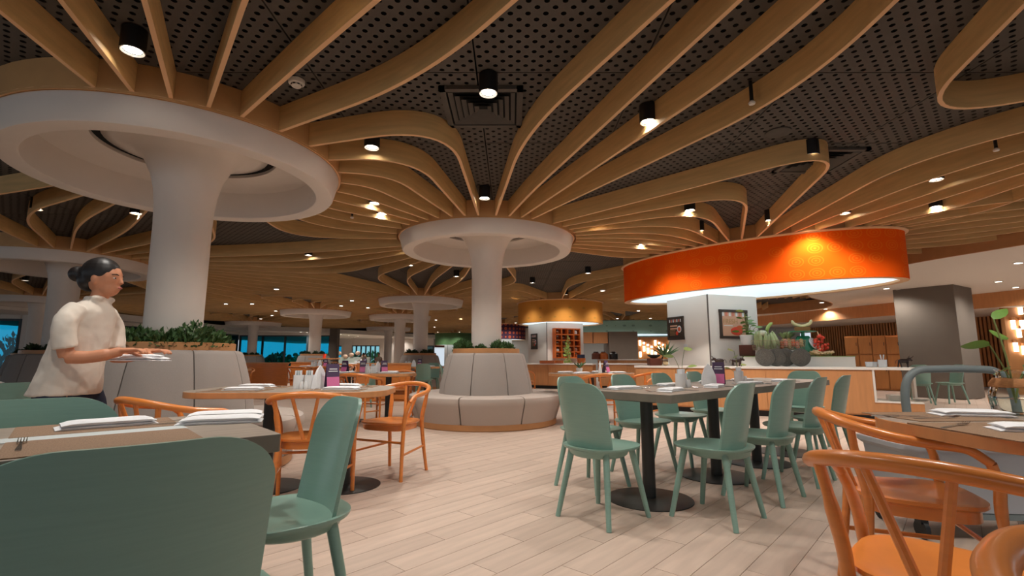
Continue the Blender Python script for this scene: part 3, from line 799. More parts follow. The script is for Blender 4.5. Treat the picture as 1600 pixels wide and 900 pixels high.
# ================================================================== TABLES
def pedestal(t, x, y, h, m='dark_metal', r=0.30, post=0.045):
    MB().lathe([(0, .014), (post, .016), (r-.02, .010), (r, .006), (r, 0), (0, 0)], 40, (x, y, 0)).build('base_plate', m, t)
    MB().cyl((x, y, .012), (x, y, h), post, n=20).build('post', m, t)
    MB().box((x, y, h-.008), (.34, .34, .016)).build('mounting_plate', m, t, smooth=False)
def rect_table(c, ang, length, width, label, peds, group=None, h=0.76):
    t = thing('dining_table', label, 'table', (c[0], c[1], 0), math.radians(ang), group)
    MB().prism(rrect(length, width, .006, 2), h-.055, h, 0, 1).build('table_top', ['grey_wood', 'grey_edge'], t, smooth=False, bevel=.003)
    for x in peds: pedestal(t, x, 0, h-.055)
    return t
def round_table(c, ang, length, width, label, peds, group=None, h=0.75):
    t = thing('dining_table', label, 'table', (c[0], c[1], 0), math.radians(ang), group)
    MB().prism(rrect(length, width, min(width, length)*.32, 8), h-.045, h, 0, 1).build('table_top', ['grey_wood', 'counter_wood'], t, smooth=True, bevel=.004)
    for x in peds: pedestal(t, x, 0, h-.045, r=.28)
    return t

# ================================================================== TABLEWARE
def pmat_proto():
    t = MB().prism(rrect(.43, .31, .006, 2), 0, .003).build('placemat', 'placemat', smooth=False); return t
def napkin_proto():
    t = thing('napkin', 'x', 'x'); w = .105
    for (nm, z0, L_, th, dx) in (('lower_fold', 0, .275, .012, 0), ('upper_fold', .012, .255, .013, .004)):
        rings = []
        for k in range(13):
            q = k/12; x = dx+L_*(q-.5); e_ = min(1, min(q, 1-q)*7); tz = th*(.35+.65*math.sqrt(e_)); wob = .0025*sin(q*9+dx*300)
            y0, y1 = -w/2+.004*sin(q*7), w/2+.003*cos(q*8)
            rings.append([Vector((x, y0, z0+.0008)), Vector((x, y0-.002, z0+tz*.6)), Vector((x, y0+.008, z0+tz)), Vector((x, 0, z0+tz+wob*(1 if nm == 'upper_fold' else 0))),
                          Vector((x, y1-.008, z0+tz)), Vector((x, y1+.002, z0+tz*.6)), Vector((x, y1, z0+.0008))])
        MB().loft(rings).build(nm, 'white_cloth', t)
    return t
def fork_proto():
    t = thing('fork', 'x', 'x')
    MB().loft([[Vector((x, -w, z)), Vector((x, w, z)), Vector((x, w, z+.002)), Vector((x, -w, z+.002))] for x, w, z in ((-.10, .006, .001), (-.08, .0065, .001), (0, .003, .003), (.035, .003, .006), (.05, .011, .004), (.062, .012, .003))]).build('handle', 'chrome', t)
    for k in range(4):
        y = -.009+.006*k; MB().tube([(.06, y, .004), (.08, y, .006), (.10, y, .011)], [.0016, .0015, .0008], 6).build('tine', 'chrome', t)
    return t
def knife_proto():
    t = thing('table_knife', 'x', 'x')
    MB().loft([[Vector((x, -w, .001)), Vector((x, w, .001)), Vector((x, w, .007)), Vector((x, -w, .007))] for x, w in ((-.11, .007), (-.09, .008), (0, .006))]).build('handle', 'chrome', t)
    MB().loft([[Vector((x, y0, .003)), Vector((x, y1, .003)), Vector((x, y1, .0045)), Vector((x, y0, .0045))] for x, y0, y1 in ((0, -.004, .006), (.04, -.006, .008), (.09, -.006, .007), (.115, -.002, .002))]).build('blade', 'chrome', t)
    return t
def caddy_proto():
    t = thing('condiment_caddy', 'x', 'x')
    for (x, y, r, h) in ((-.043, .0, .039, .108), (.041, .006, .039, .108)):
        MB().lathe([(0, 0), (r, 0), (r*1.02, .004), (r*1.02, h), (r*.9, h), (r*.9, .012), (0, .012)], 20, (x, y, 0)).build('pot', 'ceramic', t)
        for k in range(5):
            MB().box((x-.018+.009*k, y+.004*((k % 2)*2-1), h+.008), (.004, .036, .055), .2*((k % 3)-1)).build('sachet', 'runner' if k % 2 else 'white_cloth', t, smooth=False)
    for (x, y) in ((.0, -.05), (.032, -.05)):
        MB().lathe([(0, 0), (.014, 0), (.016, .02), (.013, .05), (.010, .06), (0, .062)], 14, (x, y, 0)).build('shaker', 'ceramic', t)
    return t
def menu_proto():
    t = thing('menu_card', 'x', 'x')
    for sgn in (-1, 1):
        R = Matrix.Rotation(sgn*.26, 3, 'X')
        MB().box((0, sgn*.026, .098), (.10, .003, .20), R=R).build('card', 'purple_print', t, smooth=False)
        MB().box((0, sgn*.0292+sgn*.010, .052), (.096, .0014, .085), R=R).build('pink_picture', 'pink_print', t, smooth=False)
        for k, w in enumerate((.06, .07, .05)):
            MB().box((0, sgn*(.0245-.0040*k), .155-.018*k+.0), (w, .0016, .007), R=R).build('text_line', 'ceramic', t, smooth=False)
    return t
def tent_proto():
    t = thing('folded_napkin_stand', 'x', 'x'); m = MB()
    pts = [(-.06, 0), (.06, 0), (.056, .08), (.03, .15), (.0, .185), (-.03, .15), (-.056, .08)]
    rings = [[Vector((x, y*(1-z/.2)+.002*sgn2, z)) for x, z in pts] for y, sgn2 in ((-.028, -1), (.028, 1))]
    m.loft(rings); m.build('cloth', 'white_cloth', t); return t
def sprig_proto():
    t = thing('bud_vase', 'x', 'x')
    MB().lathe([(0, 0), (.026, 0), (.03, .02), (.03, .055), (.018, .08), (.02, .09)], 18).build('vase', 'clear_glass', t)
    for k, (dx, dy, h, s) in enumerate(((.05, .0, .30, .085), (-.045, .03, .24, .075), (.02, -.05, .16, .06), (.07, .04, .13, .05))):
        MB().tube(catmull([(0, 0, .02), (dx*.3, dy*.3, h*.6), (dx, dy, h)], 4), .002, 6).build('stem', 'stem', t)
        leaf(t, (dx, dy, h), (dx+.001, dy, .012), s, 'leaf_pale')
    return t
def leaf(parent, p, d, s, m, w=.75, tilt=.55):
    p = Vector(p); d = Vector(d).normalized(); sd = d.cross(Vector((0, 0, 1)))
    sd = sd.normalized() if sd.length > .05 else Vector((1, 0, 0)); sd = Matrix.Rotation(tilt, 3, d) @ sd; n = sd.cross(d); vs = []
    prof = [(0, .0), (.15, .34), (.4, .5), (.65, .42), (.85, .22), (1, 0)]
    for u_, k in prof:
        c = p+d*(u_*s*1.3)+n*(-.18*s*u_*u_)
        vs += [c-sd*k*s*w+n*.06*s*k, c, c+sd*k*s*w+n*.06*s*k]
    fs = []
    for i in range(len(prof)-1):
        for j in range(2): a = 3*i+j; fs.append((a, a+1, a+4, a+3))
    return MB().add(vs, fs).build('leaf', m, parent, smooth=2)
PM, NK, FK, KN, CD, MC, TN, SG = map(Proto, (pmat_proto, napkin_proto, fork_proto, knife_proto, caddy_proto, menu_proto, tent_proto, sprig_proto))
def setting(c, ang, z, where, group, mat_=True, seed=0, flip=1):
    """one place setting: placemat, folded napkin, fork and knife"""
    rd = random.Random(seed); a = math.radians(ang); u = Vector((cos(a), sin(a), 0)); v = Vector((-sin(a), cos(a), 0)); c = Vector((c[0], c[1], 0)); z2 = z
    if mat_:
        PM(c+Vector((0, 0, z)), a, 'brown woven placemat on '+where, 'placemat', 'placemats on '+group); z2 = z+.003
    NK(c+u*.04*flip+v*.02+Vector((0, 0, z2)), a+rd.uniform(-.25, .25), 'white folded cloth napkin on '+where, 'napkin', 'napkins on '+group)
    FK(c-u*.155+Vector((0, 0, z2)), a+PI/2+rd.uniform(-.06, .06), 'steel fork beside the napkin on '+where, 'fork', 'forks on '+group)
    KN(c+u*.185-v*.0+Vector((0, 0, z2)), a+PI/2+rd.uniform(-.06, .06), 'steel knife beside the napkin on '+where, 'knife', 'knives on '+group)

# ------------------------------------------------------------------ the long communal table
TA = math.radians(42); TU = Vector((cos(TA), sin(TA), 0)); TV = Vector((-sin(TA), cos(TA), 0)); T0 = Vector((.98, 3.68, 0))
def tp(s, t, z=0.0): return T0+TU*s+TV*t+Vector((0, 0, z))
c = tp(1.3, 0)
rect_table(c, 42, 3.2, .75, 'long grey communal table ringed by green chairs', [-1.3, -.28, .55, 1.3])
gch(tp(-.56, -.02), 42, 'green chair standing alone at the near head of the long communal table')
gch(tp(3.12, 0.0), 42+180, 'green chair at the counter end of the long communal table')
LS = [(-.02, 'facing the one nearest the bentwood chairs, next to the lone head chair'), (.70, 'second along from the lone head chair, window side'), (1.36, 'third along from the lone head chair, window side'), (2.06, 'fourth along from the lone head chair, window side')]
for s, w in LS: gch(tp(s, .50), 42-90, 'green chair, booth side of the communal table, '+{-.02: 'next to the lone head chair', .70: 'second from the head chair', 1.36: 'third from the head chair', 2.06: 'by the counter end'}[s])
for s, w in ((-.03, 'closest to the lone head chair'), (.68, 'second from the head chair'), (1.40, 'third from the head chair'), (2.08, 'by the counter end')):
    gch(tp(s, -.51), 42+90, 'green chair, bentwood side of the communal table, '+w)
for i, s in enumerate((0.02, .68, 1.36, 2.06)):
    for t_, an in ((-.19, 42), (.19, 222)):
        setting(tp(s, t_), an, .76, 'the communal table', 'the communal table', False, i*2+(t_ > 0))
for s, t_ in ((.55, .02), (1.62, .02)):
    lab = 'between head chair and menu card' if s < 1 else 'towards the counter'
    CD(tp(s, t_, .76), TA+.3, 'white condiment caddy on the communal table '+lab, 'caddy')
    SG(tp(s+.11, t_+.06, .76), s, 'pale green sprig in a vase on the communal table '+lab, 'plant')
MC(tp(1.16, .0, .76), TA-1.2, 'purple and pink menu card on the communal table', 'menu card')
TN(tp(1.03, .03, .76), TA-.9, 'standing white folded napkin beside the menu card of the communal table', 'napkin')

# ------------------------------------------------------------------ near left table and its chairs
K0 = Vector((-.73, 1.61, 0))           # its near right corner
def kp(s, t, z=0.0): return K0+TU*s+TV*t+Vector((0, 0, z))
rect_table(kp(-.7, .38), 42, 1.4, .76, 'grey table with placemats and runner in the foreground below the waitress', [-.35, .35])
wch(kp(-.41, -.28), 42+90, 'dark shaded wide green chair, back turned, at the foreground runner table')
wch(kp(-.60, .76), 42-90, 'wide green chair at the foreground runner table in front of the waitress')
gch(kp(.10, .27), 42+180, 'green chair at the end of the foreground runner table, seat facing the table')
PM(kp(-.42, .58, .76), TA, 'brown woven placemat on the waitress side of the foreground runner table', 'placemat')
PM(kp(-.42, .17, .76), TA, 'brown woven placemat in front of the shaded chair back', 'placemat')
tag(MB().prism([(-.55, -.055), (.55, -.055), (.55, .055), (-.55, .055)], 0, .002).build('table_runner', 'runner', loc=kp(-.75, .375, .76)), 'pale grey runner strip along the foreground table', 'table runner').rotation_euler = (0, 0, TA)
NK(kp(-.40, .56, .763), TA+.05, 'white folded napkin on the foreground table before the waitress side chair', 'napkin')
NK(kp(-.08, .43, .76), TA-.35, 'white folded napkin at the chair end of the foreground table', 'napkin')
NK(kp(-.03, .60, .76), TA-.3, 'white folded napkin behind another napkin at the chair end of the foreground table', 'napkin')
FK(kp(-.16, .60, .76), TA+.2, 'steel fork by the napkins at the chair end of the foreground table', 'fork')
KN(kp(-.2, .48, .76), TA-.2, 'steel knife by the napkins at the chair end of the foreground table', 'knife')
FK(kp(-.60, .22, .763), TA+PI/2, 'steel fork on the placemat before the shaded chair', 'fork')

# ------------------------------------------------------------------ rounded timber edged tables
def dress(c, ang, L_, Wd, z, where, seed, caddy=True, card=True):
    a = math.radians(ang); u = Vector((cos(a), sin(a), 0)); v = Vector((-sin(a), cos(a), 0)); c = Vector((c[0], c[1], 0))
    for sx in (-1, 1):
        for sy in (-1, 1):
            setting(c+u*sx*L_*.24+v*sy*Wd*.27, ang+(0 if sy < 0 else 180), z, where, where, True, seed+sx+sy*3)
    if caddy: CD(c+u*.05+Vector((0, 0, z)), a, 'white condiment caddy on '+where, 'caddy')
    if card:
        MC(c+u*.27+Vector((0, 0, z)), a+.5, 'purple and pink menu card on '+where, 'menu card'); TN(c+u*.17+v*.01+Vector((0, 0, z)), a+1.1, 'standing white folded napkin on '+where, 'napkin')
cA = (-1.72, 4.02)
round_table(cA, 4, 1.5, .86, 'timber edged table beside the planter booth, two bentwood chairs', [-.2, .4]); dress(cA, 4, 1.5, .86, .75, 'the timber edged table by the planter booth', 10)
och((-1.42, 3.62), 100, 'orange bentwood armchair at the timber edged table, partly behind the green end chair')
och((-2.08, 3.16), 62, 'orange bentwood armchair near the waitress, in front of the planter booth')
och((-1.05, 4.46), 245, 'orange bentwood armchair on the far side of the timber edged table')
cB = (-2.32, 8.0)
round_table(cB, 0, 1.5, .86, 'timber edged table between the two round booths, many menu cards', [-.3, .35]); dress(cB, 0, 1.5, .86, .75, 'the timber edged table between the booths', 30)
MC((-2.42, 8.1, .75), .3, 'second purple menu card on the table between the booths', 'menu card'); MC((-2.66, 7.95, .75), -.2, 'third purple menu card on the table between the booths', 'menu card')
och((-2.28, 7.46), 85, 'orange bentwood armchair, back turned, at the table between the booths')
och((-1.95, 8.52), 262, 'orange bentwood armchair on the far side of the table between the booths')
cC = (2.28, 1.84)
round_table(cC, 0, 1.55, .92, 'timber edged table with glass jar of leaves, beside the grey trolley', [-.15, .5])
PM((1.66, 1.72, .75), PI/2, 'brown woven placemat on the near edge of the glass jar table', 'placemat'); PM((1.80, 2.14, .75), .05, 'brown woven placemat on the trolley side of the glass jar table', 'placemat')
NK((1.78, 1.70, .753), -.35, 'white folded napkin on the near edge of the glass jar table', 'napkin'); NK((1.96, 2.16, .753), -.2, 'white folded napkin on the trolley side of the glass jar table', 'napkin')
FK((1.60, 1.83, .753), .5, 'steel fork on the near edge of the glass jar table', 'fork'); KN((1.62, 2.12, .753), -.1, 'steel knife on the trolley side of the glass jar table', 'knife'); FK((1.73, 2.06, .753), 0.1, 'steel fork on the trolley side of the glass jar table', 'fork')
och((1.66, 2.16), -22, 'orange bentwood armchair tucked under the glass jar table')
och((1.14, 1.36), 37, 'large orange bentwood armchair, back turned, at the corner of the glass jar table')
och((.80, .42), -60, 'orange bentwood armchair of which only the rail arc shows')
t = thing('glass_jar', 'clear glass jar with rope band holding green round leaves', 'vase', (2.22, 2.22, .75))
MB().lathe([(0, .003), (.07, .003), (.085, .02), (.09, .08), (.075, .13), (.055, .16), (.055, .19), (.06, .195)], 28).build('jar', 'clear_glass', t)
MB().lathe([(.079, .118), (.084, .122), (.082, .135), (.068, .155), (.064, .158), (.058, .155)], 28).build('rope_band', 'rope', t)
MB().lathe([(0, .006), (.068, .006), (.083, .022), (.086, .07), (0, .072)], 24).build('water', 'clear_glass', t)
for (dx, dy, h, s, m_, dd) in ((-.10, -.02, .30, .10, 'leaf_bright', (-1, .1, .1)), (-.05, -.04, .20, .085, 'leaf_bright', (-1, -.3, -.1)), (.05, -.05, .24, .12, 'leaf', (.9, -.3, .2)), (.08, .02, .2, .11, 'leaf', (1, .2, -.1)), (.03, .06, .33, .10, 'leaf_bright', (.5, .6, .4)), (-.02, .03, .42, .07, 'leaf_bright', (.7, 0, .6))):
    MB().tube(catmull([(0, 0, .05), (dx*.3, dy*.3, h*.6), (dx, dy, h)], 4), .0035, 6).build('stem', 'stem', t)
    leaf(t, (dx, dy, h), dd, s, m_)

# trolley with a grey bin
t = thing('trolley', 'grey tube framed trolley with plastic bin and black castors', 'trolley', (2.72, 3.05, 0), math.radians(-4))
hp = [(-.40, -.12, .14), (-.40, -.12, .60), (-.395, -.12, .82), (-.33, -.12, .915), (-.2, -.12, .93), (.0, -.12, .93), (.12, -.12, .915), (.19, -.12, .83), (.21, -.12, .6), (.22, -.12, .14)]
MB().tube(catmull(hp, 6), .022, 12).build('handle', 'trolley_grey', t)
MB().loft([[Vector((x*s, y*s, z)) for x, y in rrect(1.0, .46, .06, 4)] for s, z in ((.90, .15), (.97, .46), (1.0, .47), (1.03, .485), (1.03, .51), (.98, .51), (.93, .48), (.86, .17))], cap=False).build('bin', 'bin_grey', t)
MB().box((0, 0, .165), (.9, .4, .01)).build('bin_floor', 'bin_grey', t, smooth=False)
MB().box((0, 0, .13), (.94, .42, .03)).build('deck', 'trolley_grey', t, smooth=False)
for sx in (-1, 1):
    for sy in (-1, 1):
        w = MB().cyl((sx*.42-.012, sy*.17, .05), (sx*.42+.012, sy*.17, .05), .05, n=18).build('castor', 'black', t)
        MB().box((sx*.42, sy*.17, .10), (.04, .05, .04)).build('castor_fork', 'black_plastic', w, smooth=False)

# ================================================================== BUFFET COUNTER UNDER THE ORANGE DRUM
CO = Vector((2.39, 9.64, 0)); CEd = Vector((.8775, -.4796, 0)); CN = Vector((.4796, .8775, 0)); CAng = math.atan2(CEd.y, CEd.x); CH = .84
def kc(x, d):            # distance along the counter seen at pixel column x, d metres behind its front
    r = (x-800)/F*cos(PITCH); b = CO+CN*d
    return (r*b.y-.014*(x-800)/F-b.x)/(CEd.x-r*CEd.y)
def cp(x, d, z=CH): p = CO+CN*d+CEd*kc(x, d); return Vector((p.x, p.y, z))
t = thing('buffet_counter', 'long timber fronted buffet counter with pale top under the orange drum', 'counter', CO, CAng)
k1, k2, kcol = kc(1361, 0), 4.33, 1.80
MB().prism([(-.02, -.03), (k2+.02, -.03), (k2+.02, .66), (kcol, .66), (kcol, .20), (-.02, .20)], CH-.04, CH).build('worktop', 'soffit', t, smooth=False, bevel=.004)
MB().prism([(0, 0), (k1, 0), (k1, .64), (kcol+.02, .64), (kcol+.02, .19), (0, .19)], .10, CH-.04).build('body', 'counter_wood', t, smooth=False)
MB().prism([(.03, .05), (k2-.05, .05), (k2-.05, .6), (kcol+.05, .6), (kcol+.05, .15), (.03, .15)], 0, .10).build('kick_plate', 'black', t, smooth=False)
pw = (k1)/5
for q in range(5): MB().box(((q+.5)*pw, -.008, .45), (pw-.006, .016, .66)).build('front_panel', 'counter_wood', t, smooth=False)
MB().prism([(k1, 0), (k2, 0), (k2, .64), (k1, .64)], .10, .30).build('niche_plinth', 'counter_wood', t, smooth=False)
MB().prism([(k1, -.012), (k2, -.012), (k2, .64), (k1, .64)], .30, .32).build('niche_shelf', 'soffit', t, smooth=False)
MB().prism([(k1, -.012), (k1+.03, -.012), (k1+.03, .6), (k1, .6)], .32, CH-.04).build('niche_side', 'soffit', t, smooth=False)
MB().prism([(k2-.03, .4), (k2, .4), (k2, .6), (k2-.03, .6)], .32, CH-.04).build('niche_post', 'soffit', t, smooth=False)
MB().box((kc(1145, 0), -.018, .36), (.16, .01, .08)).build('socket_plate', 'ceramic', t, smooth=False)
def plates(p, n, label):
    for k in range(n):
        tag(MB().lathe([(0, .004), (.06, .004), (.105, .016), (.108, .019), (.06, .010), (0, .010)], 24).build('plate', 'plate', loc=p+Vector((0, 0, k*.0125))), label, 'plate', 'plates in the counter niche')
plates(CO+CEd*(k1+.28)+CN*.2+Vector((0, 0, .32)), 7, 'white plate in the taller stack in the counter niche')
plates(CO+CEd*(k1+.62)+CN*.25+Vector((0, 0, .32)), 3, 'white plate in the low stack in the counter niche')
# pale display plinth with green top edge
xa, xb = kc(1160, .34), kc(1336, .34)
t = thing('display_plinth', 'low pale display plinth with green edge on the buffet counter', 'plinth', CO, CAng)
xa = max(xa, kcol)
MB().prism([(xa, .26), (xb, .26), (xb, .64), (xa, .64)], CH, CH+.17).build('block', 'soffit', t, smooth=False)
MB().prism([(xa, .25), (xb+.01, .25), (xb+.01, .65), (xa, .65)], CH+.17, CH+.18).build('green_top', 'leaf_bright', t, smooth=False)
PZ = CH+.18
for i, (x, d, lab) in enumerate(((1196, .10, 'frontmost on the pot side'), (1213, .15, 'second, half covered'), (1228, .19, 'third, mostly covered'), (1251, .12, 'nearest the ginger'))):
    o = MB().lathe([(0, 0), (.145, 0), (.152, .006), (.152, .03), (.145, .036), (0, .036)], 36).build('stone_disc', 'stone', loc=cp(x, d, CH+.157))
    o.rotation_euler = (PI/2+.18, 0, CAng+.1*(i-1)); tag(o, 'round dark stone disc leaning on the display plinth, '+lab, 'stone disc')
def ox(p, rz, label):
    t = thing('ox_figurine', label, 'figurine', p, rz); m = MB()
    m.ell((0, 0, .10), (.085, .032, .035), 12, 8).ell((.085, 0, .125), (.035, .025, .028), 10, 6).ell((.115, 0, .11), (.022, .017, .017), 8, 6)
    for (x, y, fx) in ((.055, .016, .02), (.055, -.016, -.01), (-.06, .016, -.02), (-.06, -.016, .015)): m.tube([(x, y, .09), (x+fx*.5, y, .045), (x+fx, y, 0)], [.014, .010, .008], 8)
    b = m.build('body', 'figurine', t)
    for sy in (-1, 1): MB().tube(catmull([(.10, sy*.015, .145), (.105, sy*.04, .155), (.125, sy*.045, .18)], 3), [.006]*3+[.004]*3+[.002], 6).build('horn', 'figurine', t)
    MB().tube([(-.085, 0, .12), (-.11, 0, .10), (-.115, 0, .06)], .004, 6).build('tail', 'figurine', t)
ox(cp(1124, .08), CAng+PI, 'dark ox figurine facing the poster corner of the column'); ox(cp(1151, .09), CAng, 'dark ox figurine facing the stone discs')
# red box, white pot and climbing plant
bx = cp(1170, .44, PZ)
tag(MB().box((0, 0, .10), (.28, .22, .20), CAng).build('timber_box', 'mahogany', smooth=False, bevel=.006, loc=bx), 'dark red timber box under the white ribbed pot', 'box')
t = thing('potted_plant', 'leafy plant in a white ribbed pot on the red box', 'plant', bx+Vector((0, 0, .20)))
MB().lathe([(0, 0), (.095, 0), (.10, .01)]+[(.10+.03*k/10+.003*(k % 2), .015+.165*k/10) for k in range(11)]+[(.115, .18), (.11, .15), (0, .15)], 32).build('pot', 'ceramic', t)
rd = random.Random(5)
for k in range(14):
    a = rd.uniform(0, 2*PI); r = rd.uniform(.03, .17); h = rd.uniform(.22, .56)
    if k == 0: a, r, h = 2.6, .03, .62
    MB().tube(catmull([(0, 0, .14), (r*.4*cos(a), r*.4*sin(a), h*.65), (r*cos(a), r*sin(a), h)], 3), .004, 5).build('stem', 'stem', t)
    for q in range(2): leaf(t, (r*cos(a)*(1-.3*q), r*sin(a)*(1-.3*q), h*(1-.2*q)), (cos(a+q*1.6), sin(a+q*1.6), .2), rd.uniform(.075, .11), 'leaf_bright' if k else 'leaf_pale')
# wire baskets
def basket(p, w, d, h, label):
    t = thing('wire_basket', label, 'basket', p, CAng)
    for q in range(7):
        z = .008+h*q/6; MB().tube([(x*(.9+.1*q/6), y*(.9+.1*q/6), z) for x, y in rrect(w, d, .02, 2)], .0035 if q < 6 else .006, 6, closed=True).build('wire_hoop', 'wire', t)
    m = MB().box((0, 0, .006), (w*.88, d*.88, .005)); m.build('basket_floor', 'wire', t, smooth=False)
    for k in range(8):
        x = w*(k/7-.5)
        for sy in (-1, 1): MB().cyl((x*.9, sy*d*.45, .006), (x, sy*d*.5, h+.008), .0028, n=5).build('wire_rib', 'wire', t)
    return t
bk1, bk2 = cp(1199, .37, PZ+.10), cp(1239, .37, PZ+.10)
for i, (b_, w_) in enumerate(((bk1, .44), (bk2, .40))):
    tag(MB().box((0, 0, .05), (w_*.8, .2, .10), CAng).build('riser_block', 'soffit', smooth=False, loc=b_-Vector((0, 0, .10))), ('pale riser block under the basket of gourds', 'pale riser block under the basket of tomatoes')[i], 'block')
basket(bk1, .46, .28, .16, 'wire basket of pale green gourds above the stone discs'); basket(bk2, .42, .20, .16, 'wire basket of tomatoes and onions beside the green scale')
def fruit(name, p, r, m, label, cat, group, top=None, R=None, n=14):
    t = thing(name, label, cat, p, 0, group)
    MB().ell((0, 0, 0), r, n, 9, R=R).build('flesh', m, t, smooth=2)
    if top: MB().tube([(0, 0, r[2]*.9), (.004, 0, r[2]*1.15)], [.006, .004], 6).build('stalk', top, t)
rd = random.Random(11)
for k in range(9):
    x, y = -.16+.04*k, rd.uniform(-.06, .06)
    p = bk1+CEd*x+CN*y+Vector((0, 0, .17+.04*sin(k*.9)))
    fruit('gourd', p, (.034, .034, .15), 'gourd', 'long pale green gourd standing in the wire basket', 'vegetable', 'gourds in the wire basket', 'stem', Matrix.Rotation(rd.uniform(-.4, .1), 3, 'Y') @ Matrix.Rotation(rd.uniform(-.25, .25), 3, 'X'))
fruit('cabbage', bk1+CEd*-.05+Vector((0, 0, .30)), (.09, .07, .06), 'pale_veg', 'pale cabbage lying on top of the gourds', 'vegetable', None)
for k in range(18):
    p = bk2+CEd*(-.15+.06*(k % 6))+CN*(-.06+.05*(k//6))+Vector((0, 0, .05+.035*(k % 2)+.04*(k//6)))
    m_ = ('tomato', 'pink_fruit', 'onion')[k % 3]
    fruit('tomato' if k % 3 < 2 else 'onion', p, (.034, .034, .03 if k % 3 < 2 else .034), m_, {'tomato': 'red orange tomato in the wire basket beside the scale', 'pink_fruit': 'pinkish tomato in the wire basket beside the scale', 'onion': 'brown onion in the wire basket beside the scale'}[m_], 'vegetable', m_.replace('_', ' ')+' in the wire basket', 'stem')
for k, (x, h) in enumerate(((1228, .22), (1236, .26))):     # pineapples behind
    p = cp(x, .56, PZ+.12); t = thing('pineapple', 'pineapple with grey green crown behind the baskets', 'fruit', p, k, 'pineapples behind the baskets')
    MB().ell((0, 0, .10), (.06, .06, .10), 14, 9).build('flesh', 'onion', t)
    for q in range(16): leaf(t, (0, 0, .18), (cos(q*2.4)*(.3+.05*q), sin(q*2.4)*(.3+.05*q), 1.0), .12, 'gourd', .35)
    tag(MB().lathe([(0, 0), (.08, 0), (.09, .12), (0, .12)], 16).build('display_stand', 'mahogany', loc=p-Vector((0, 0, .12))), 'dark stand under a pineapple', 'stand', 'stands under the pineapples')
# long pale bud
t = thing('flower_bud', 'tall pale yellow lily bud on a thick stem behind the baskets', 'flower', cp(1203, .58, PZ))
MB().tube(catmull([(0, 0, 0), (0, 0, .3), (.01, 0, .42)], 3), .014, 8).build('stem', 'pale_veg', t)
MB().tube(catmull([(.01, 0, .40), (-.01, 0, .47), (.03, 0, .55), (.10, 0, .61)], 3), [.015]*3+[.032]*3+[.028]*3+[.004], 10).build('bud', 'leaf_pale', t)
# weighing scale
t = thing('weighing_scale', 'green market scale with slanted round dial and top tray', 'scale', cp(1258, .56, PZ+.06), CAng)
MB().loft([[Vector((x*s, y*s+o_, z)) for x, y in rrect(.34, .24, .03, 3)] for s, z, o_ in ((1.15, 0, 0), (1.15, .02, 0), (1.0, .03, 0), (.62, .27, .02), (.5, .29, .02))]).build('body', 'scale_green', t)
MB().box((0, 0, -.03), (.30, .2, .06)).build('foot', 'chrome', t, smooth=False)
MB().cyl((0, .02, .28), (0, .02, .36), .03, n=14).build('neck', 'scale_green', t)
MB().lathe([(0, .355), (.17, .355), (.215, .365), (.215, .375), (0, .37)], 32, (0, .02, 0)).build('tray', 'scale_green', t)
o = MB().lathe([(0, 0), (.115, 0), (.12, .012), (.11, .02), (0, .02)], 32).build('dial', 'ceramic', t); o.location = (.155, -.06, .145); o.rotation_euler = (.5, 1.0, 0)
for k in range(3): MB().lathe([(.03*k+.03, .0205), (.03*k+.034, .0205)], 32).build('dial_ring', 'dark_metal', o)
MB().box((.03, 0, .022), (.09, .005, .002)).build('needle', 'red_berry', o, smooth=False)
sc_top = cp(1258, .58, PZ+.06+.375)
t = thing('fruit_crate', 'small wicker tray on the green scale under bananas', 'basket', sc_top, CAng)
MB().loft([[Vector((x*s, y*s, z)) for x, y in rrect(.26, .16, .03, 3)] for s, z in ((.9, 0), (1.0, .07), (.96, .07), (.86, .012))], cap=False).build('weave', 'rope', t); MB().box((0, 0, .006), (.22, .13, .01)).build('tray_floor', 'rope', t, smooth=False)
for k in range(5):
    o = MB().tube(catmull([(-.16, 0, .10), (-.11, 0, .035), (0, 0, .0), (.11, 0, .035), (.15, 0, .10)], 4), [.008]+[.022]*15+[.008], 8).build('banana', 'banana', loc=sc_top+CN*(-.06+.03*k)+Vector((0, 0, .085+.012*(k % 2)))); o.rotation_euler = (0, 0, CAng)
    tag(o, 'pale yellow banana in the tray on the green scale', 'banana', 'bananas on the scale')
t = thing('berry_bunch', 'bright red berry bunch hanging beside the green scale', 'fruit', cp(1284, .46, PZ+.02))
rd = random.Random(3)
for k in range(46):
    a = rd.uniform(0, 2*PI); z = rd.uniform(.02, .34); r = .13*math.sin(min(1, (.36-z)/.2)*1.5)*rd.uniform(.3, 1)
    MB().ell((r*cos(a), r*sin(a)*.7, z), (.024, .024, .024), 8, 6).build('berry', 'red_berry', t)
MB().tube([(0, 0, .3), (-.03, 0, .40)], [.014, .008], 7).build('stalk', 'ginger', t)
for k in range(22):
    x = 1268+rd.uniform(0, 34); p = cp(x, rd.uniform(.32, .5), PZ+.022+max(0, .10-.006*abs(x-1286))*rd.random())
    o = MB().tube(catmull([(-.08, 0, 0), (-.03, .012, .008), (.02, -.012, .004), (.07, .014, .012)], 3), [.010]+[.02]*3+[.024]*3+[.018]*2+[.008], 7).add(*(lambda b: (b.v, b.f))(MB().tube([(.0, 0, .004), (.02, .05, .012)], [.018, .010], 7))).build('ginger_root', 'ginger', loc=p)
    o.rotation_euler = (rd.uniform(-.4, .4), rd.uniform(-.5, .5), rd.uniform(0, 6)); tag(o, 'knobbly ginger root in the pile at the end of the plinth', 'ginger', 'ginger roots on the plinth')
for k, x in enumerate((1358, 1365)):
    tag(MB().lathe([(0, 0), (.035, 0), (.05, .01), (.058, .085), (.054, .085), (.045, .012), (0, .012)], 20).build('cup', 'ceramic', loc=cp(x, .3+.06*k)), 'white cup on the bare end of the buffet counter', 'cup', 'cups on the buffet counter')
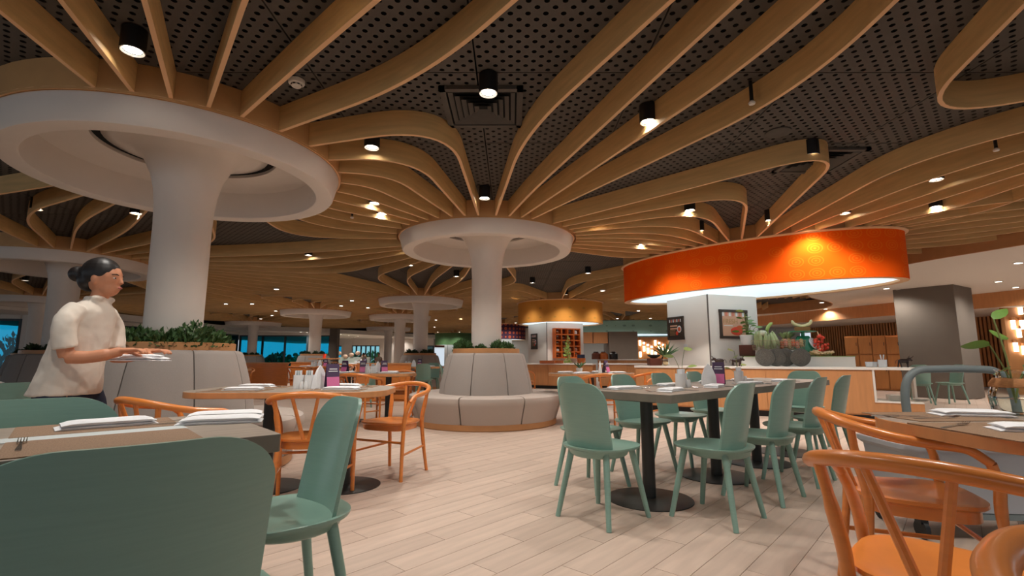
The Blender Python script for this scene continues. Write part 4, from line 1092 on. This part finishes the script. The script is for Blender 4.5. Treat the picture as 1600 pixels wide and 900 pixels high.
t = thing('utensil_pot', 'white pot of spoons on the bare end of the buffet counter', 'pot', cp(1379, .25))
MB().lathe([(0, 0), (.05, 0), (.058, .005), (.062, .12), (.056, .12), (.05, .01), (0, .01)], 22).build('pot', 'ceramic', t)
for k in range(4): MB().tube([(0, 0, .02), (.03*cos(k*1.7), .03*sin(k*1.7), .20)], [.006, .009], 6).build('spoon', 'ceramic', t)
ox(cp(1412, .3), CAng+.4, 'small dark ox figurine at the bare end of the buffet counter')
# posters on the column
def poster(c, rz, w, h, label, kind):
    t = thing('framed_poster', label, 'poster', c, rz)
    for (x, z, ww, hh) in ((0, h/2, w+.06, .05), (0, -h/2, w+.06, .05), (-w/2, 0, .05, h), (w/2, 0, .05, h)): MB().box((x, -.015, z), (ww, .03, hh)).build('frame_rail', 'frame_dark', t, smooth=False)
    MB().box((0, -.008, 0), (w, .012, h)).build('print', 'jar_pale' if kind else 'frame_dark', t, smooth=False)
    for k in range(7): MB().box((-w*.4+w*.13*k, -.016, h*.38), (w*.07, .004, h*.16)).build('stripe', 'ceramic' if k % 2 == 0 else 'pink_fruit', t, smooth=False)
    def txt(s, x, z, size, m):
        cu = bpy.data.curves.new('lettering', 'FONT'); cu.body = s; cu.size = size; cu.extrude = .001; cu.align_x = 'LEFT'; cu.materials.append(MATS[m])
        tmp = bpy.data.objects.new('tmp', cu); C.objects.link(tmp); bpy.context.view_layer.update()
        me = bpy.data.meshes.new_from_object(tmp.evaluated_get(bpy.context.evaluated_depsgraph_get())); bpy.data.objects.remove(tmp)
        o = bpy.data.objects.new('lettering', me); C.objects.link(o); o.parent = t; o.location = (x, -.0175, z); o.rotation_euler = (PI/2, 0, 0)
    if kind:
        txt('FRESH', -w*.42, h*.02, h*.26, 'onion'); MB().box((-w*.22, -.016, -h*.06), (w*.34, .004, h*.025)).build('script_line', 'ceramic', t, smooth=False)
        MB().ell((w*.10, -.016, -h*.26), (w*.24, .004, h*.16), 16, 8).build('picture', 'red_berry', t); MB().ell((w*.22, -.0165, -h*.16), (w*.14, .004, h*.12), 16, 8).build('picture', 'tomato', t)
    else:
        for q, (a_, b_) in enumerate(((-.02, .30), (-.08, .26))): MB().box((-w*.12, -.016, h*(.12-.13*q)), (w*.5, .004, h*.07)).build('headline', 'jar_pale', t, smooth=False)
        MB().ell((w*.26, -.016, -h*.05), (w*.15, .004, h*.17), 16, 8).build('picture', 'ceramic', t); MB().ell((w*.26, -.018, -h*.05), (w*.10, .004, h*.11), 16, 8).build('picture', 'tomato', t); MB().ell((w*.10, -.018, -h*.24), (w*.09, .004, h*.10), 16, 8).build('picture', 'red_berry', t)
        for q in range(4): MB().box((-w*.22, -.016, -h*(.10+.07*q)), (w*.4, .004, h*.018)).build('text_line', 'onion', t, smooth=False)
CR = Vector((cos(COLR), sin(COLR), 0)); CB = Vector((-sin(COLR), cos(COLR), 0)); K00 = Vector((3.67, 9.2, 0))
poster(K00+CR*.58+Vector((0, 0, 1.62))-CB*.004, COLR, .62, .50, 'large framed FRESH poster behind the potted plant', 1)
poster(K00+CB*.93+Vector((0, 0, 1.58))-CR*.004, COLR-PI/2, .44, .42, 'small dark framed poster on the other face of the poster column', 0)
o = MB().box((0, -.006, 0), (.10, .012, .10)).build('switch_plate', 'ceramic', loc=K00+CB*.66+Vector((0, 0, 1.20))-CR*.004, smooth=False, bevel=.003); o.rotation_euler = (0, 0, COLR-PI/2); tag(o, 'white switch plate below the small dark poster', 'switch')
# tall cabinet doors in the right bay
ca = Vector((12.4, 15.6, 0))
cw0, cw1 = atY(1322, 560, 15.8), atY(1432, 560, 14.8)
cd_ = Vector((cw1.x-cw0.x, cw1.y-cw0.y, 0)); n_ = 5; ang_ = math.atan2(cd_.y, cd_.x)
for k in range(n_):
    p = Vector((cw0.x, cw0.y, 0))+cd_*((k+.5)/n_); wdt = cd_.length/n_
    t = thing('tall_cabinet', 'tall timber cabinet in the row before the battened wall, '+('nearest the buffet', 'second from the buffet end', 'middle of the row', 'second from the grey column', 'against the grey column')[k], 'cabinet', p, ang_)
    MB().box((0, .3, .83), (wdt-.004, .56, 1.66)).build('carcass', 'cabinet_wood', t, smooth=False)
    d_ = MB().box((0, .0, .55), (wdt-.03, .03, 1.0)).build('door', 'cabinet_wood', t, smooth=False, bevel=.006); MB().box((wdt*.36, -.022, .62), (.015, .02, .10)).build('handle', 'black', d_, smooth=False)
    d_ = MB().box((0, .0, 1.36), (wdt-.03, .03, .52)).build('door', 'cabinet_wood', t, smooth=False, bevel=.006); MB().box((wdt*.36, -.022, 1.4), (.015, .02, .10)).build('handle', 'black', d_, smooth=False)
gch(at(1440, 631, 0), 60, 'green chair beyond the counter niche, before the grey column'); gch(at(1488, 630, 0), 175, 'green chair seen in profile before the grey column')

# ================================================================== FAR KITCHEN COUNTERS, SHELF AND LAMP WALL
def counter(p0, p1, depth, h, label, panels):
    p0, p1 = Vector(p0), Vector(p1); d = p1-p0; t = thing('service_counter', label, 'counter', p0, math.atan2(d.y, d.x)); ln = d.length
    MB().box((ln/2, depth/2, .05), (ln-.1, depth-.1, .10)).build('kick_plate', 'black', t, smooth=False)
    MB().box((ln/2, depth/2, .1+(h-.14)/2), (ln, depth, h-.14)).build('body', 'counter_wood', t, smooth=False)
    MB().box((ln/2, depth/2-.02, h-.02), (ln+.04, depth+.06, .04)).build('worktop', 'soffit', t, smooth=False)
    for k in range(panels): MB().box(((k+.5)*ln/panels, -.008, .1+(h-.14)/2), (ln/panels-.01, .016, h-.16)).build('front_panel', 'counter_wood', t, smooth=False)
    return t
counter((.5, 16.3, 0), (2.5, 15.5, 0), .5, .80, 'timber counter below the orange cubby shelf', 3)
counter((2.78, 15.9, 0), (4.5, 15.6, 0), .6, .80, 'timber counter with a picture frame leaning at its end', 2)
counter((3.2, 18.6, 0), (9.6, 17.2, 0), .7, .92, 'long kitchen counter in front of the lamp wall', 5)
# orange cubby shelf on the honey drum column
SA = math.radians(24); su = Vector((cos(SA), sin(SA), 0)); sv = Vector((-sin(SA), cos(SA), 0)); sc0 = Vector((1.55, 17.75, 0))-sv*.725
t = thing('cubby_shelf', 'bright orange cubby shelf full of jars on the white column', 'shelf', sc0+su*(-.02)+Vector((0, 0, .98)), SA)
SW_, SH_ = .96, .98
MB().box((0, -.01, SH_/2), (SW_, .02, SH_)).build('back_board', 'mahogany', t, smooth=False)
for k in range(5): MB().box((-SW_/2+SW_*k/4, -.11, SH_/2), (.035, .2, SH_)).build('upright', 'shelf_orange', t, smooth=False)
for k in range(6): MB().box((0, -.11, SH_*k/5), (SW_+.035, .2, .035)).build('shelf_board', 'shelf_orange', t, smooth=False)
rd = random.Random(9)
for i in range(4):
    for j in range(5):
        if (i+j) % 7 == 5: continue
        m_ = ('jar_amber', 'jar_pale', 'ceramic', 'mahogany')[rd.randrange(4)]; h = rd.uniform(.08, .13)
        p = sc0+su*(-.02-SW_/2+SW_*(i+.5)/4)-sv*.11+Vector((0, 0, .98+SH_*j/5+.018))
        t = thing('storage_jar', {'jar_amber': 'small amber jar in the orange cubby shelf', 'jar_pale': 'small pink jar in the orange cubby shelf', 'ceramic': 'small white jar in the orange cubby shelf', 'mahogany': 'small dark jar in the orange cubby shelf'}[m_], 'jar', p, 0, m_.replace('_', ' ')+' jars in the cubby shelf')
        MB().lathe([(0, 0), (.05, 0), (.055, .01), (.055, h*.75), (.035, h*.9), (0, h*.9)], 14).build('jar', m_, t); MB().lathe([(.0, h), (.036, h), (.036, h*.88), (0, h*.88)], 14).build('lid', 'ceramic', t)
bush(sc0+su*(-.16)-sv*.42+Vector((0, 0, .82)), .12, .95, 'tall white and green trailing plant in front of the cubby shelf', None, 77, 160, .06, 'leaf_pale')
for k, (x, w_) in enumerate(((856, .5), (874, .22))):
    p = atY(x, 566, 15.95); tag(MB().box((0, 0, .045), (w_, .2, .09), -.38).build('serving_tray', 'jar_amber', smooth=False, bevel=.01, loc=(p.x, p.y, .80)), ('long amber serving tray on the counter below the cubby shelf', 'short amber serving tray on the counter below the cubby shelf')[k], 'tray')
p = atY(908, 560, 15.75); t = thing('lidded_jar', 'large amber jar with blue patterned lid on the counter', 'jar', (p.x, p.y, .80)); MB().lathe([(0, 0), (.13, 0), (.14, .02), (.14, .17), (0, .17)], 20).build('jar', 'jar_amber', t); MB().lathe([(0, .28), (.12, .28), (.125, .17), (0, .17)], 20).build('lid', 'trousers', t)
poster(Vector((1.55, 17.75, 0))-su*.73+sv*.2+Vector((0, 0, 1.55)), SA-PI/2, .42, .5, 'small framed notice on the side of the cubby shelf column', 0)
# lamp wall
lw0, lw1 = Vector((5.75, 22.6, 0)), Vector((8.6, 22.2, 0)); ld = lw1-lw0; la = math.atan2(ld.y, ld.x)
struct(MB().box(((lw0.x+lw1.x)/2, (lw0.y+lw1.y)/2+.1, .95), (ld.length, .1, 1.9), la).build('wall_back', 'slat_wall', smooth=False))
tl = MB().lathe([(0, 0), (.05, 0), (.05, .24), (0, .24)], 12).mesh('tube_lamp', 'tube_lamp', True)
tc = MB().lathe([(0, .24), (.052, .24), (.052, .32), (0, .32)], 12).mesh('cap', 'counter_wood', True)
def tube_lamp(p, label, group):
    t = thing('tube_lamp', label, 'wall lamp', p, 0, group)
    for nm, me in (('glass_tube', tl), ('cap', tc)):
        o = bpy.data.objects.new(nm, me); C.objects.link(o); o.parent = t
rd = random.Random(4)
for i in range(17):
    for j in range(2):
        q = (i+.5)/17; p = lw0+ld*q+Vector((0, .0, 1.0+.26*j+.26*((i*7+j*3) % 4)/3)); tube_lamp(p, 'glowing white tube lamp on the timber lamp wall behind the kitchen counter', 'tube lamps on the kitchen lamp wall')
# lamp wall at the right edge
rw = Vector((14.3, 13.6, 0)); struct(MB().box((15.0, 13.55, 1.2), (3.0, .1, 2.4)).build('wall_right', 'slat_wall', smooth=False))
for (x, y) in ((1583, 505), (1597, 505), (1592, 518), (1587, 540), (1600, 545), (1594, 482)):
    p = atY(x, y, 13.45); tube_lamp((p.x, p.y, p.z-.16), 'glowing tube lamp on the timber wall beyond the dark grey column', 'tube lamps beyond the grey column')
# upper cabinets over the kitchen
for k in range(2):
    p = atY(915+24*k, 527, 22.3); t = thing('wall_cabinet', 'pale timber wall cabinet above the kitchen, '+('next to the cubby column', 'next to the grey column')[k], 'cabinet', (p.x, p.y+.3, 1.62))
    MB().box((0, 0, .25), (.66, .4, .5)).build('carcass', 'counter_wood', t, smooth=False); MB().box((0, -.21, .25), (.64, .02, .48)).build('door', 'counter_wood', t, smooth=False)
# things on the kitchen counters
def jug(p, r, h, m_, label): 
    t = thing('storage_jar', label, 'jar', p); MB().lathe([(0, 0), (r, 0), (r*1.05, h*.1), (r, h*.7), (r*.6, h*.85), (r*.6, h*.9), (0, h*.9)], 18).build('jar', m_, t); MB().lathe([(0, h), (r*.5, h), (r*.65, h*.9), (0, h*.9)], 18).build('lid', 'figurine', t)
for x, m_, lab in ((934, 'mahogany', 'dark squat pot on the kitchen counter under the wall cabinets'), (946, 'jar_amber', 'amber pot on the kitchen counter under the wall cabinets'), (962, 'black', 'black round pot on the kitchen counter by the grey column')):
    p = atY(x, 560, 18.0); jug((p.x, 18.35, .92), .16, .28, m_, lab)
tag(MB().box((0, 0, .07), (.22, .2, .14)).build('timber_box', 'mahogany', smooth=False, bevel=.01, loc=cp(1022, .10)), 'dark red timber box at the kitchen end of the buffet counter', 'box')
t = thing('black_bowl', 'wide black bowl on the dark red box at the counter end', 'bowl', cp(1022, .10, CH+.14)); MB().lathe([(0, 0), (.05, 0), (.11, .035), (.13, .07), (.122, .07), (.10, .035), (0, .012)], 28).build('bowl', 'black', t)
p = cp(1040, .10); t = thing('potted_plant', 'spiky dark green plant in a glass vase at the counter end', 'plant', p)
MB().lathe([(0, .003), (.06, .003), (.075, .02), (.075, .14), (.05, .18), (.055, .19)], 20).build('vase', 'clear_glass', t); MB().lathe([(0, .005), (.07, .02), (.07, .07), (0, .08)], 16).build('pebbles', 'ginger', t)
for q in range(22): leaf(t, (0, 0, .15), (cos(q*2.4)*(.25+.06*q), sin(q*2.4)*(.25+.06*q), 1.0), .26, 'leaf', .16)
# lone table between the communal table and the cubby counter
cD = at(925, 700, .75); cD = (1.25, 7.9)
round_table(cD, 20, 1.3, .8, 'timber edged table between the communal table and the cubby shelf counter', [0]); dress(cD, 20, 1.3, .8, .75, 'the table before the cubby shelf counter', 60, False)
t = thing('potted_plant', 'small aloe plant on the table before the cubby shelf counter', 'plant', (1.08, 8.0, .75)); MB().lathe([(0, 0), (.04, 0), (.055, .08), (.05, .08), (0, .07)], 16).build('pot', 'ceramic', t)
for q in range(9): leaf(t, (0, 0, .07), (cos(q*2.4)*.8, sin(q*2.4)*.8, .9), .12, 'leaf', .25)
och((1.28, 7.28), 95, 'orange bentwood armchair, back turned, before the cubby shelf counter'); och((2.0, 7.7), 205, 'orange bentwood armchair seen from the side before the buffet counter')
och((.28, 11.6), 10, 'orange bentwood armchair behind the open floor booth'); gch((.05, 12.2), -10, 'green chair half hidden by the open floor booth')

# ================================================================== FAR DINING AREA
FARSPOTS = [((-5.2, 13.6), 0, 'near the slim column booth'), ((-6.4, 10.6), 10, 'between the planter booth and the far booths'), ((-9.2, 15.6), 5, 'in front of the teal windows'), ((-5.6, 18.6), -5, 'before the bar table booth'),
            ((-11.8, 19.6), 8, 'by the teal glass front'), ((-2.6, 13.4), 0, 'behind the table between the booths'), ((-9.8, 25.6), 0, 'near the far glass front')]
for i, (c_, an, w_) in enumerate(FARSPOTS):
    round_table(c_, an, 1.5, .86, 'distant timber edged table '+w_, [-.3, .3])
    a = math.radians(an); u = Vector((cos(a), sin(a), 0)); v = Vector((-sin(a), cos(a), 0)); cc = Vector((c_[0], c_[1], 0))
    for sx in (-1, 1):
        for sy in (-1, 1):
            q = cc+u*sx*.36+v*sy*.62
            (och if (i+sx) % 3 else gch)(q, an+(90 if sy < 0 else -90), ('orange bentwood armchair' if (i+sx) % 3 else 'green chair')+' at the distant table '+w_, 'chairs at the distant table '+w_)
            NK(cc+u*sx*.36+v*sy*.22+Vector((0, 0, .75)), a, 'white napkin on the distant table '+w_, 'napkin', 'napkins on the distant table '+w_)
    MC(cc+u*.12+Vector((0, 0, .75)), a, 'purple menu card on the distant table '+w_, 'menu card'); TN(cc+u*-.04+Vector((0, 0, .75)), a, 'standing napkin on the distant table '+w_, 'napkin'); CD(cc+u*-.2+Vector((0, 0, .75)), a, 'condiment caddy on the distant table '+w_, 'caddy')
for (x, y, Y, w_, lab) in ((408, 592, 12.6, 1.3, 'nearest the planter booth'), (478, 600, 14.5, .9, 'before the bar table'), (600, 592, 11.5, 1.2, 'behind the table of many menu cards')):
    p = atY(x, y, Y); t = thing('timber_partition', 'low orange timber partition '+lab, 'partition', (p.x, Y, 0), .05)
    MB().box((0, 0, .42), (w_, .06, .84)).build('board', 'orange_wood', t, smooth=False, bevel=.01); MB().box((0, 0, .85), (w_+.04, .09, .03)).build('cap_rail', 'counter_wood', t, smooth=False)
gch((-1.35, 11.0), 5, 'green chair in profile beyond the open floor booth'); gch((-.95, 11.8), 190, 'green chair facing another beyond the open floor booth'); gch((-3.0, 10.3), 175, 'green chair behind the table of many menu cards')
t = thing('bar_table', 'slim bar table with a red drink in front of the far booth', 'table', (-6.9, 18.3, 0)); MB().prism(rrect(1.0, .5, .02, 2), .92, .96).build('table_top', 'counter_wood', t, smooth=False); pedestal(t, 0, 0, .92)
tag(MB().lathe([(0, 0), (.05, 0), (.06, .16), (0, .16)], 16).build('drink_glass', 'red_berry', loc=(-6.9, 18.3, .96)), 'red drink on the slim bar table', 'glass')
# left edge: table, chairs by the garden window
cE = (-5.02, 4.3)
round_table(cE, 10, 1.3, .8, 'timber edged table behind the waitress at the garden window side', [0]); dress(cE, 10, 1.3, .8, .75, 'the table behind the waitress', 80, False)
och((-4.08, 3.70), 130, 'orange bentwood armchair behind the waitress'); gch((-3.36, 3.30), 160, 'green chair in profile right behind the waitress')

# ================================================================== THE WAITRESS
def person():
    Xw, Yw = -2.66, 3.05
    t = thing('person', 'woman in cream short sleeved shirt and dark trousers, hair in a bun, carrying napkins', 'person', (Xw, Yw, 0), math.radians(8))
    # local axes: +X is the way she walks, +Y her left, camera sees her right side (-Y)
    def ring(c, rx, ry, n=16, tilt=0.0):
        R = Matrix.Rotation(tilt, 3, 'Y'); return [Vector(c)+R @ Vector((rx*cos(2*PI*k/n), ry*sin(2*PI*k/n), 0)) for k in range(n)]
    b = MB()
    b.loft([ring(c, rx, ry) for c, rx, ry in (((-.02, 0, .72), .10, .15), ((-.02, 0, .84), .115, .165), ((-.01, 0, .95), .095, .14), ((.01, 0, 1.05), .095, .14), ((.03, 0, 1.18), .105, .16), ((.045, 0, 1.26), .095, .17), ((.055, 0, 1.31), .06, .10), ((.062, 0, 1.335), .045, .05))])
    b.tube(catmull([(.055, 0, 1.28), (.075, 0, 1.36), (.095, 0, 1.42)], 3), [.052, .05, .048, .047, .047, .047, .05], 12)
    # head: skull, jaw, nose, ears
    b.ell((.095, 0, 1.495), (.098, .075, .105), 18, 12); b.ell((.125, 0, 1.435), (.062, .056, .062), 14, 10); b.ell((.150, 0, 1.402), (.026, .028, .020), 10, 8)
    b.tube([(.180, 0, 1.50), (.194, 0, 1.476), (.201, 0, 1.464), (.183, 0, 1.455)], [.009, .010, .012, .010], 10); b.ell((.180, 0, 1.428), (.018, .026, .012), 10, 6); b.ell((.160, 0, 1.515), (.028, .055, .016), 10, 6)
    for sy in (-1, 1):
        b.ell((.085, sy*.076, 1.475), (.020, .010, .032), 10, 8)
        b.tube(catmull([(.05, sy*.155, 1.265), (.05, sy*.205, 1.20), (.06, sy*.215, 1.09), (.075, sy*.205, 1.0)], 4), [.052]*4+[.046]*4+[.040]*4+[.036], 12)     # upper arm
        hy = sy*.13
        b.tube(catmull([(.075, sy*.205, 1.0), (.17, sy*.18, 1.0), (.27, sy*.15, 1.02), (.315, hy, 1.035)], 4), [.038]*4+[.036]*4+[.029]*4+[.026], 12)            # forearm
        b.loft([[Vector((x, hy+w*c_, z+h*s_)) for c_, s_ in [(cos(2*PI*k/12), sin(2*PI*k/12)) for k in range(12)]] for x, z, w, h in ((.305, 1.035, .026, .018), (.335, 1.04, .036, .016), (.375, 1.042, .041, .014), (.395, 1.041, .038, .012))])  # palm
        for k, ln in enumerate((.062, .072, .068, .052)):
            y = hy+sy*(.028-.019*k); b.tube([(.385, y, 1.042), (.385+ln*.5, y, 1.044), (.385+ln*.85, y, 1.034), (.385+ln, y, 1.018)], [.0100, .0095, .0088, .0070], 8)
        b.tube([(.325, hy+sy*-.025, 1.035), (.355, hy+sy*-.048, 1.022), (.385, hy+sy*-.050, 1.010), (.405, hy+sy*-.045, 1.005)], [.0125, .0115, .0105, .008], 8)
        sw = .10*sy
        b.tube(catmull([(-.02, sy*.085, .80), (sw*.6, sy*.09, .60), (sw, sy*.09, .46), (sw*.7-.03, sy*.09, .25), (sw*.4-.05, sy*.09, .07)], 4), [.095]*3+[.082]*3+[.062]*3+[.056]*3+[.045]*4+[.04], 12)
        b.ell((sw*.4, sy*.09, .045), (.11, .042, .042), 12, 8)
    o = b.build('body', 'skin', t); r = o.modifiers.new('union', 'REMESH'); r.mode = 'VOXEL'; r.voxel_size = .0055; r.use_smooth_shade = True
    s = o.modifiers.new('smooth', 'SMOOTH'); s.iterations = 3; s.factor = .5
    # shirt
    sh = MB()
    sh.loft([ring(c, rx, ry, 20) for c, rx, ry in (((-.05, 0, .775), .168, .20), ((-.045, 0, .80), .163, .197), ((-.03, 0, .90), .146, .185), ((-.014, 0, 1.0), .130, .175), ((.008, 0, 1.10), .126, .178), ((.025, 0, 1.20), .120, .18), ((.042, 0, 1.27), .105, .178), ((.052, 0, 1.315), .082, .13), ((.06, 0, 1.345), .062, .068), ((.066, 0, 1.372), .060, .062))])
    for sy in (-1, 1):
        sh.tube(catmull([(.05, sy*.13, 1.285), (.05, sy*.205, 1.215), (.058, sy*.222, 1.12), (.068, sy*.215, 1.05)], 4), [.056]*4+[.059]*4+[.058]*4+[.060], 14)
        sh.ell((.10, sy*.05, .70+.66), (.035, .04, .02), 10, 6)
    o = sh.build('shirt', 'shirt', t); r = o.modifiers.new('union', 'REMESH'); r.mode = 'VOXEL'; r.voxel_size = .010; r.use_smooth_shade = True
    s = o.modifiers.new('smooth', 'SMOOTH'); s.iterations = 4; s.factor = .5
    tx = bpy.data.textures.new('creases', 'CLOUDS'); tx.noise_scale = .09
    dm = o.modifiers.new('creases', 'DISPLACE'); dm.texture = tx; dm.strength = .016; dm.mid_level = .5
    tr = MB(); tr.loft([ring(c, rx, ry, 18) for c, rx, ry in (((-.03, 0, .70), .128, .18), ((-.03, 0, .82), .13, .178), ((-.02, 0, .94), .115, .16))])
    for sy in (-1, 1):
        sw = .10*sy; tr.tube(catmull([(-.03, sy*.088, .82), (sw*.6, sy*.09, .60), (sw, sy*.09, .46), (sw*.7-.03, sy*.09, .25), (sw*.4-.05, sy*.09, .08)], 4), [.104]*3+[.095]*3+[.08]*3+[.075]*3+[.07]*4+[.068], 14)
    o = tr.build('trousers', 'trousers', t); r = o.modifiers.new('union', 'REMESH'); r.mode = 'VOXEL'; r.voxel_size = .014; r.use_smooth_shade = True
    for sy in (-1, 1): MB().ell((.04*sy, sy*.09, .045), (.125, .05, .045), 14, 8).build('shoe', 'shoe', t)
    # hair with a bun
    h = MB(); h.ell((.072, 0, 1.525), (.108, .086, .100), 18, 12); h.ell((.01, 0, 1.475), (.055, .07, .07), 14, 10); h.ell((-.055, 0, 1.515), (.052, .052, .05), 14, 10)
    o = h.build('hair', 'hair', t); r = o.modifiers.new('union', 'REMESH'); r.mode = 'VOXEL'; r.voxel_size = .008; r.use_smooth_shade = True
    for sy in (-1, 1):
        MB().ell((.172, sy*.034, 1.488), (.010, .012, .005), 10, 6).build('eye', 'eye_white', t); MB().ell((.1795, sy*.035, 1.488), (.004, .005, .005), 8, 6).build('iris', 'hair', t)
        MB().tube([(.186, sy*.016, 1.508), (.184, sy*.036, 1.513), (.170, sy*.055, 1.508)], .0028, 6).build('eyebrow', 'hair', t)
    MB().ell((.192, 0, 1.430), (.009, .020, .007), 10, 6).build('lips', 'lips', t)
    for k, (dx, dy, dz, rz) in enumerate(((.33, -.06, 1.012, .1), (.36, .02, 1.010, -.1), (.34, -.02, 1.0265, .25))):
        R = Matrix.Rotation(math.radians(8), 3, 'Z'); p = R @ Vector((dx, dy, 0))
        NK((Xw+p.x, Yw+p.y, dz-.035), math.radians(8)+rz, 'white folded napkin carried by the waitress', 'napkin', 'napkins carried by the waitress')
    return t
person()
# two guests far away at the windows are only heads and shoulders over the tables
def guest(p, rz, label):
    t = thing('person', label, 'person', p, rz); b = MB()
    def ring(c, rx, ry, n=12): return [Vector(c)+Vector((rx*cos(2*PI*k/n), ry*sin(2*PI*k/n), 0)) for k in range(n)]
    b.loft([ring(c, rx, ry) for c, rx, ry in (((0, 0, .46), .13, .18), ((0, 0, .62), .11, .16), ((0, 0, .85), .12, .18), ((.01, 0, .98), .10, .19), ((.01, 0, 1.03), .05, .06), ((.02, 0, 1.08), .05, .05))])
    b.ell((.03, 0, 1.17), (.09, .075, .11), 14, 10); b.ell((.115, 0, 1.15), (.015, .012, .018), 8, 6)
    for sy in (-1, 1):
        b.tube([(0, sy*.18, .96), (.04, sy*.22, .78), (.28, sy*.15, .78), (.36, sy*.12, .79)], [.05, .045, .035, .03], 10); b.tube([(0, sy*.09, .52), (.42, sy*.1, .52), (.42, sy*.1, .06)], [.085, .07, .045], 10); b.ell((.47, sy*.1, .04), (.11, .045, .04), 10, 6)
    o = b.build('body', 'skin', t); r = o.modifiers.new('union', 'REMESH'); r.mode = 'VOXEL'; r.voxel_size = .016; r.use_smooth_shade = True
    s = MB(); s.loft([ring(c, rx, ry) for c, rx, ry in (((0, 0, .46), .15, .2), ((0, 0, .85), .14, .2), ((.01, 0, .98), .12, .205), ((.01, 0, 1.04), .06, .08))])
    s.build('shirt', 'shirt', t); MB().ell((.01, 0, 1.20), (.10, .085, .10), 14, 10).build('hair', 'hair', t)
    return t
guest((-9.0, 33.6, 0), -1.2, 'seated guest with dark hair in front of the far garden windows, nearer the booth'); guest((-10.2, 34.2, 0), -1.9, 'seated guest with dark hair in front of the far garden windows, nearer the glass corner')
for k, x in enumerate((-9.0, -10.2)): gch((x, 33.6+.6*k), -60-40*k, 'green chair under a far seated guest', 'guest chairs')

# ================================================================== OUTDOORS BEHIND THE GLASS
struct(MB().box((-30, 30, -.1), (34, 70, .1)).build('ground', 'ground_out', smooth=False))
for i, (x, y, r, h) in enumerate(((-24, 24, 1.4, 2.2), (-25, 20.5, 1.6, 2.6), (-23.2, 27.5, 1.3, 1.8), (-17.2, 36.6, 1.2, 1.3), (-15.4, 36.8, 1.2, 1.2), (-13.8, 36.6, 1.1, 1.3), (-24, 31, 1.6, 2.2), (-15.6, 49, 1.6, 1.5), (-13.8, 49.4, 1.7, 1.6), (-12.0, 49, 1.6, 1.4))):
    t = thing('garden_shrub', 'leafy garden shrub outside the glass, '+('behind the garden window', 'behind the glass front', 'beyond the far windows')[0 if i < 3 else 1 if i < 7 else 2], 'shrub', (x, y, -.05), i, 'garden shrubs '+str(0 if i < 3 else 1 if i < 7 else 2))
    leaf_cluster(700, r, r, h, .22, 200+i).build('foliage', 'hedge', t, smooth=False); MB().cyl((0, 0, 0), (0, 0, h*.6), .06, .03, 7).build('trunk', 'stem', t)
t = thing('garden_wall', 'pale low garden wall with flowers outside the glass front', 'wall', (-15, 38.5, 0)); MB().box((0, 0, .5), (8, .3, 1.0)).build('wall', 'out_wall', t, smooth=False)
for k in range(16): MB().ell((-3.6+.48*k, -.2, 1.05+.12*(k % 3)), (.2, .14, .16), 8, 6).build('flower_head', 'out_flower', t)
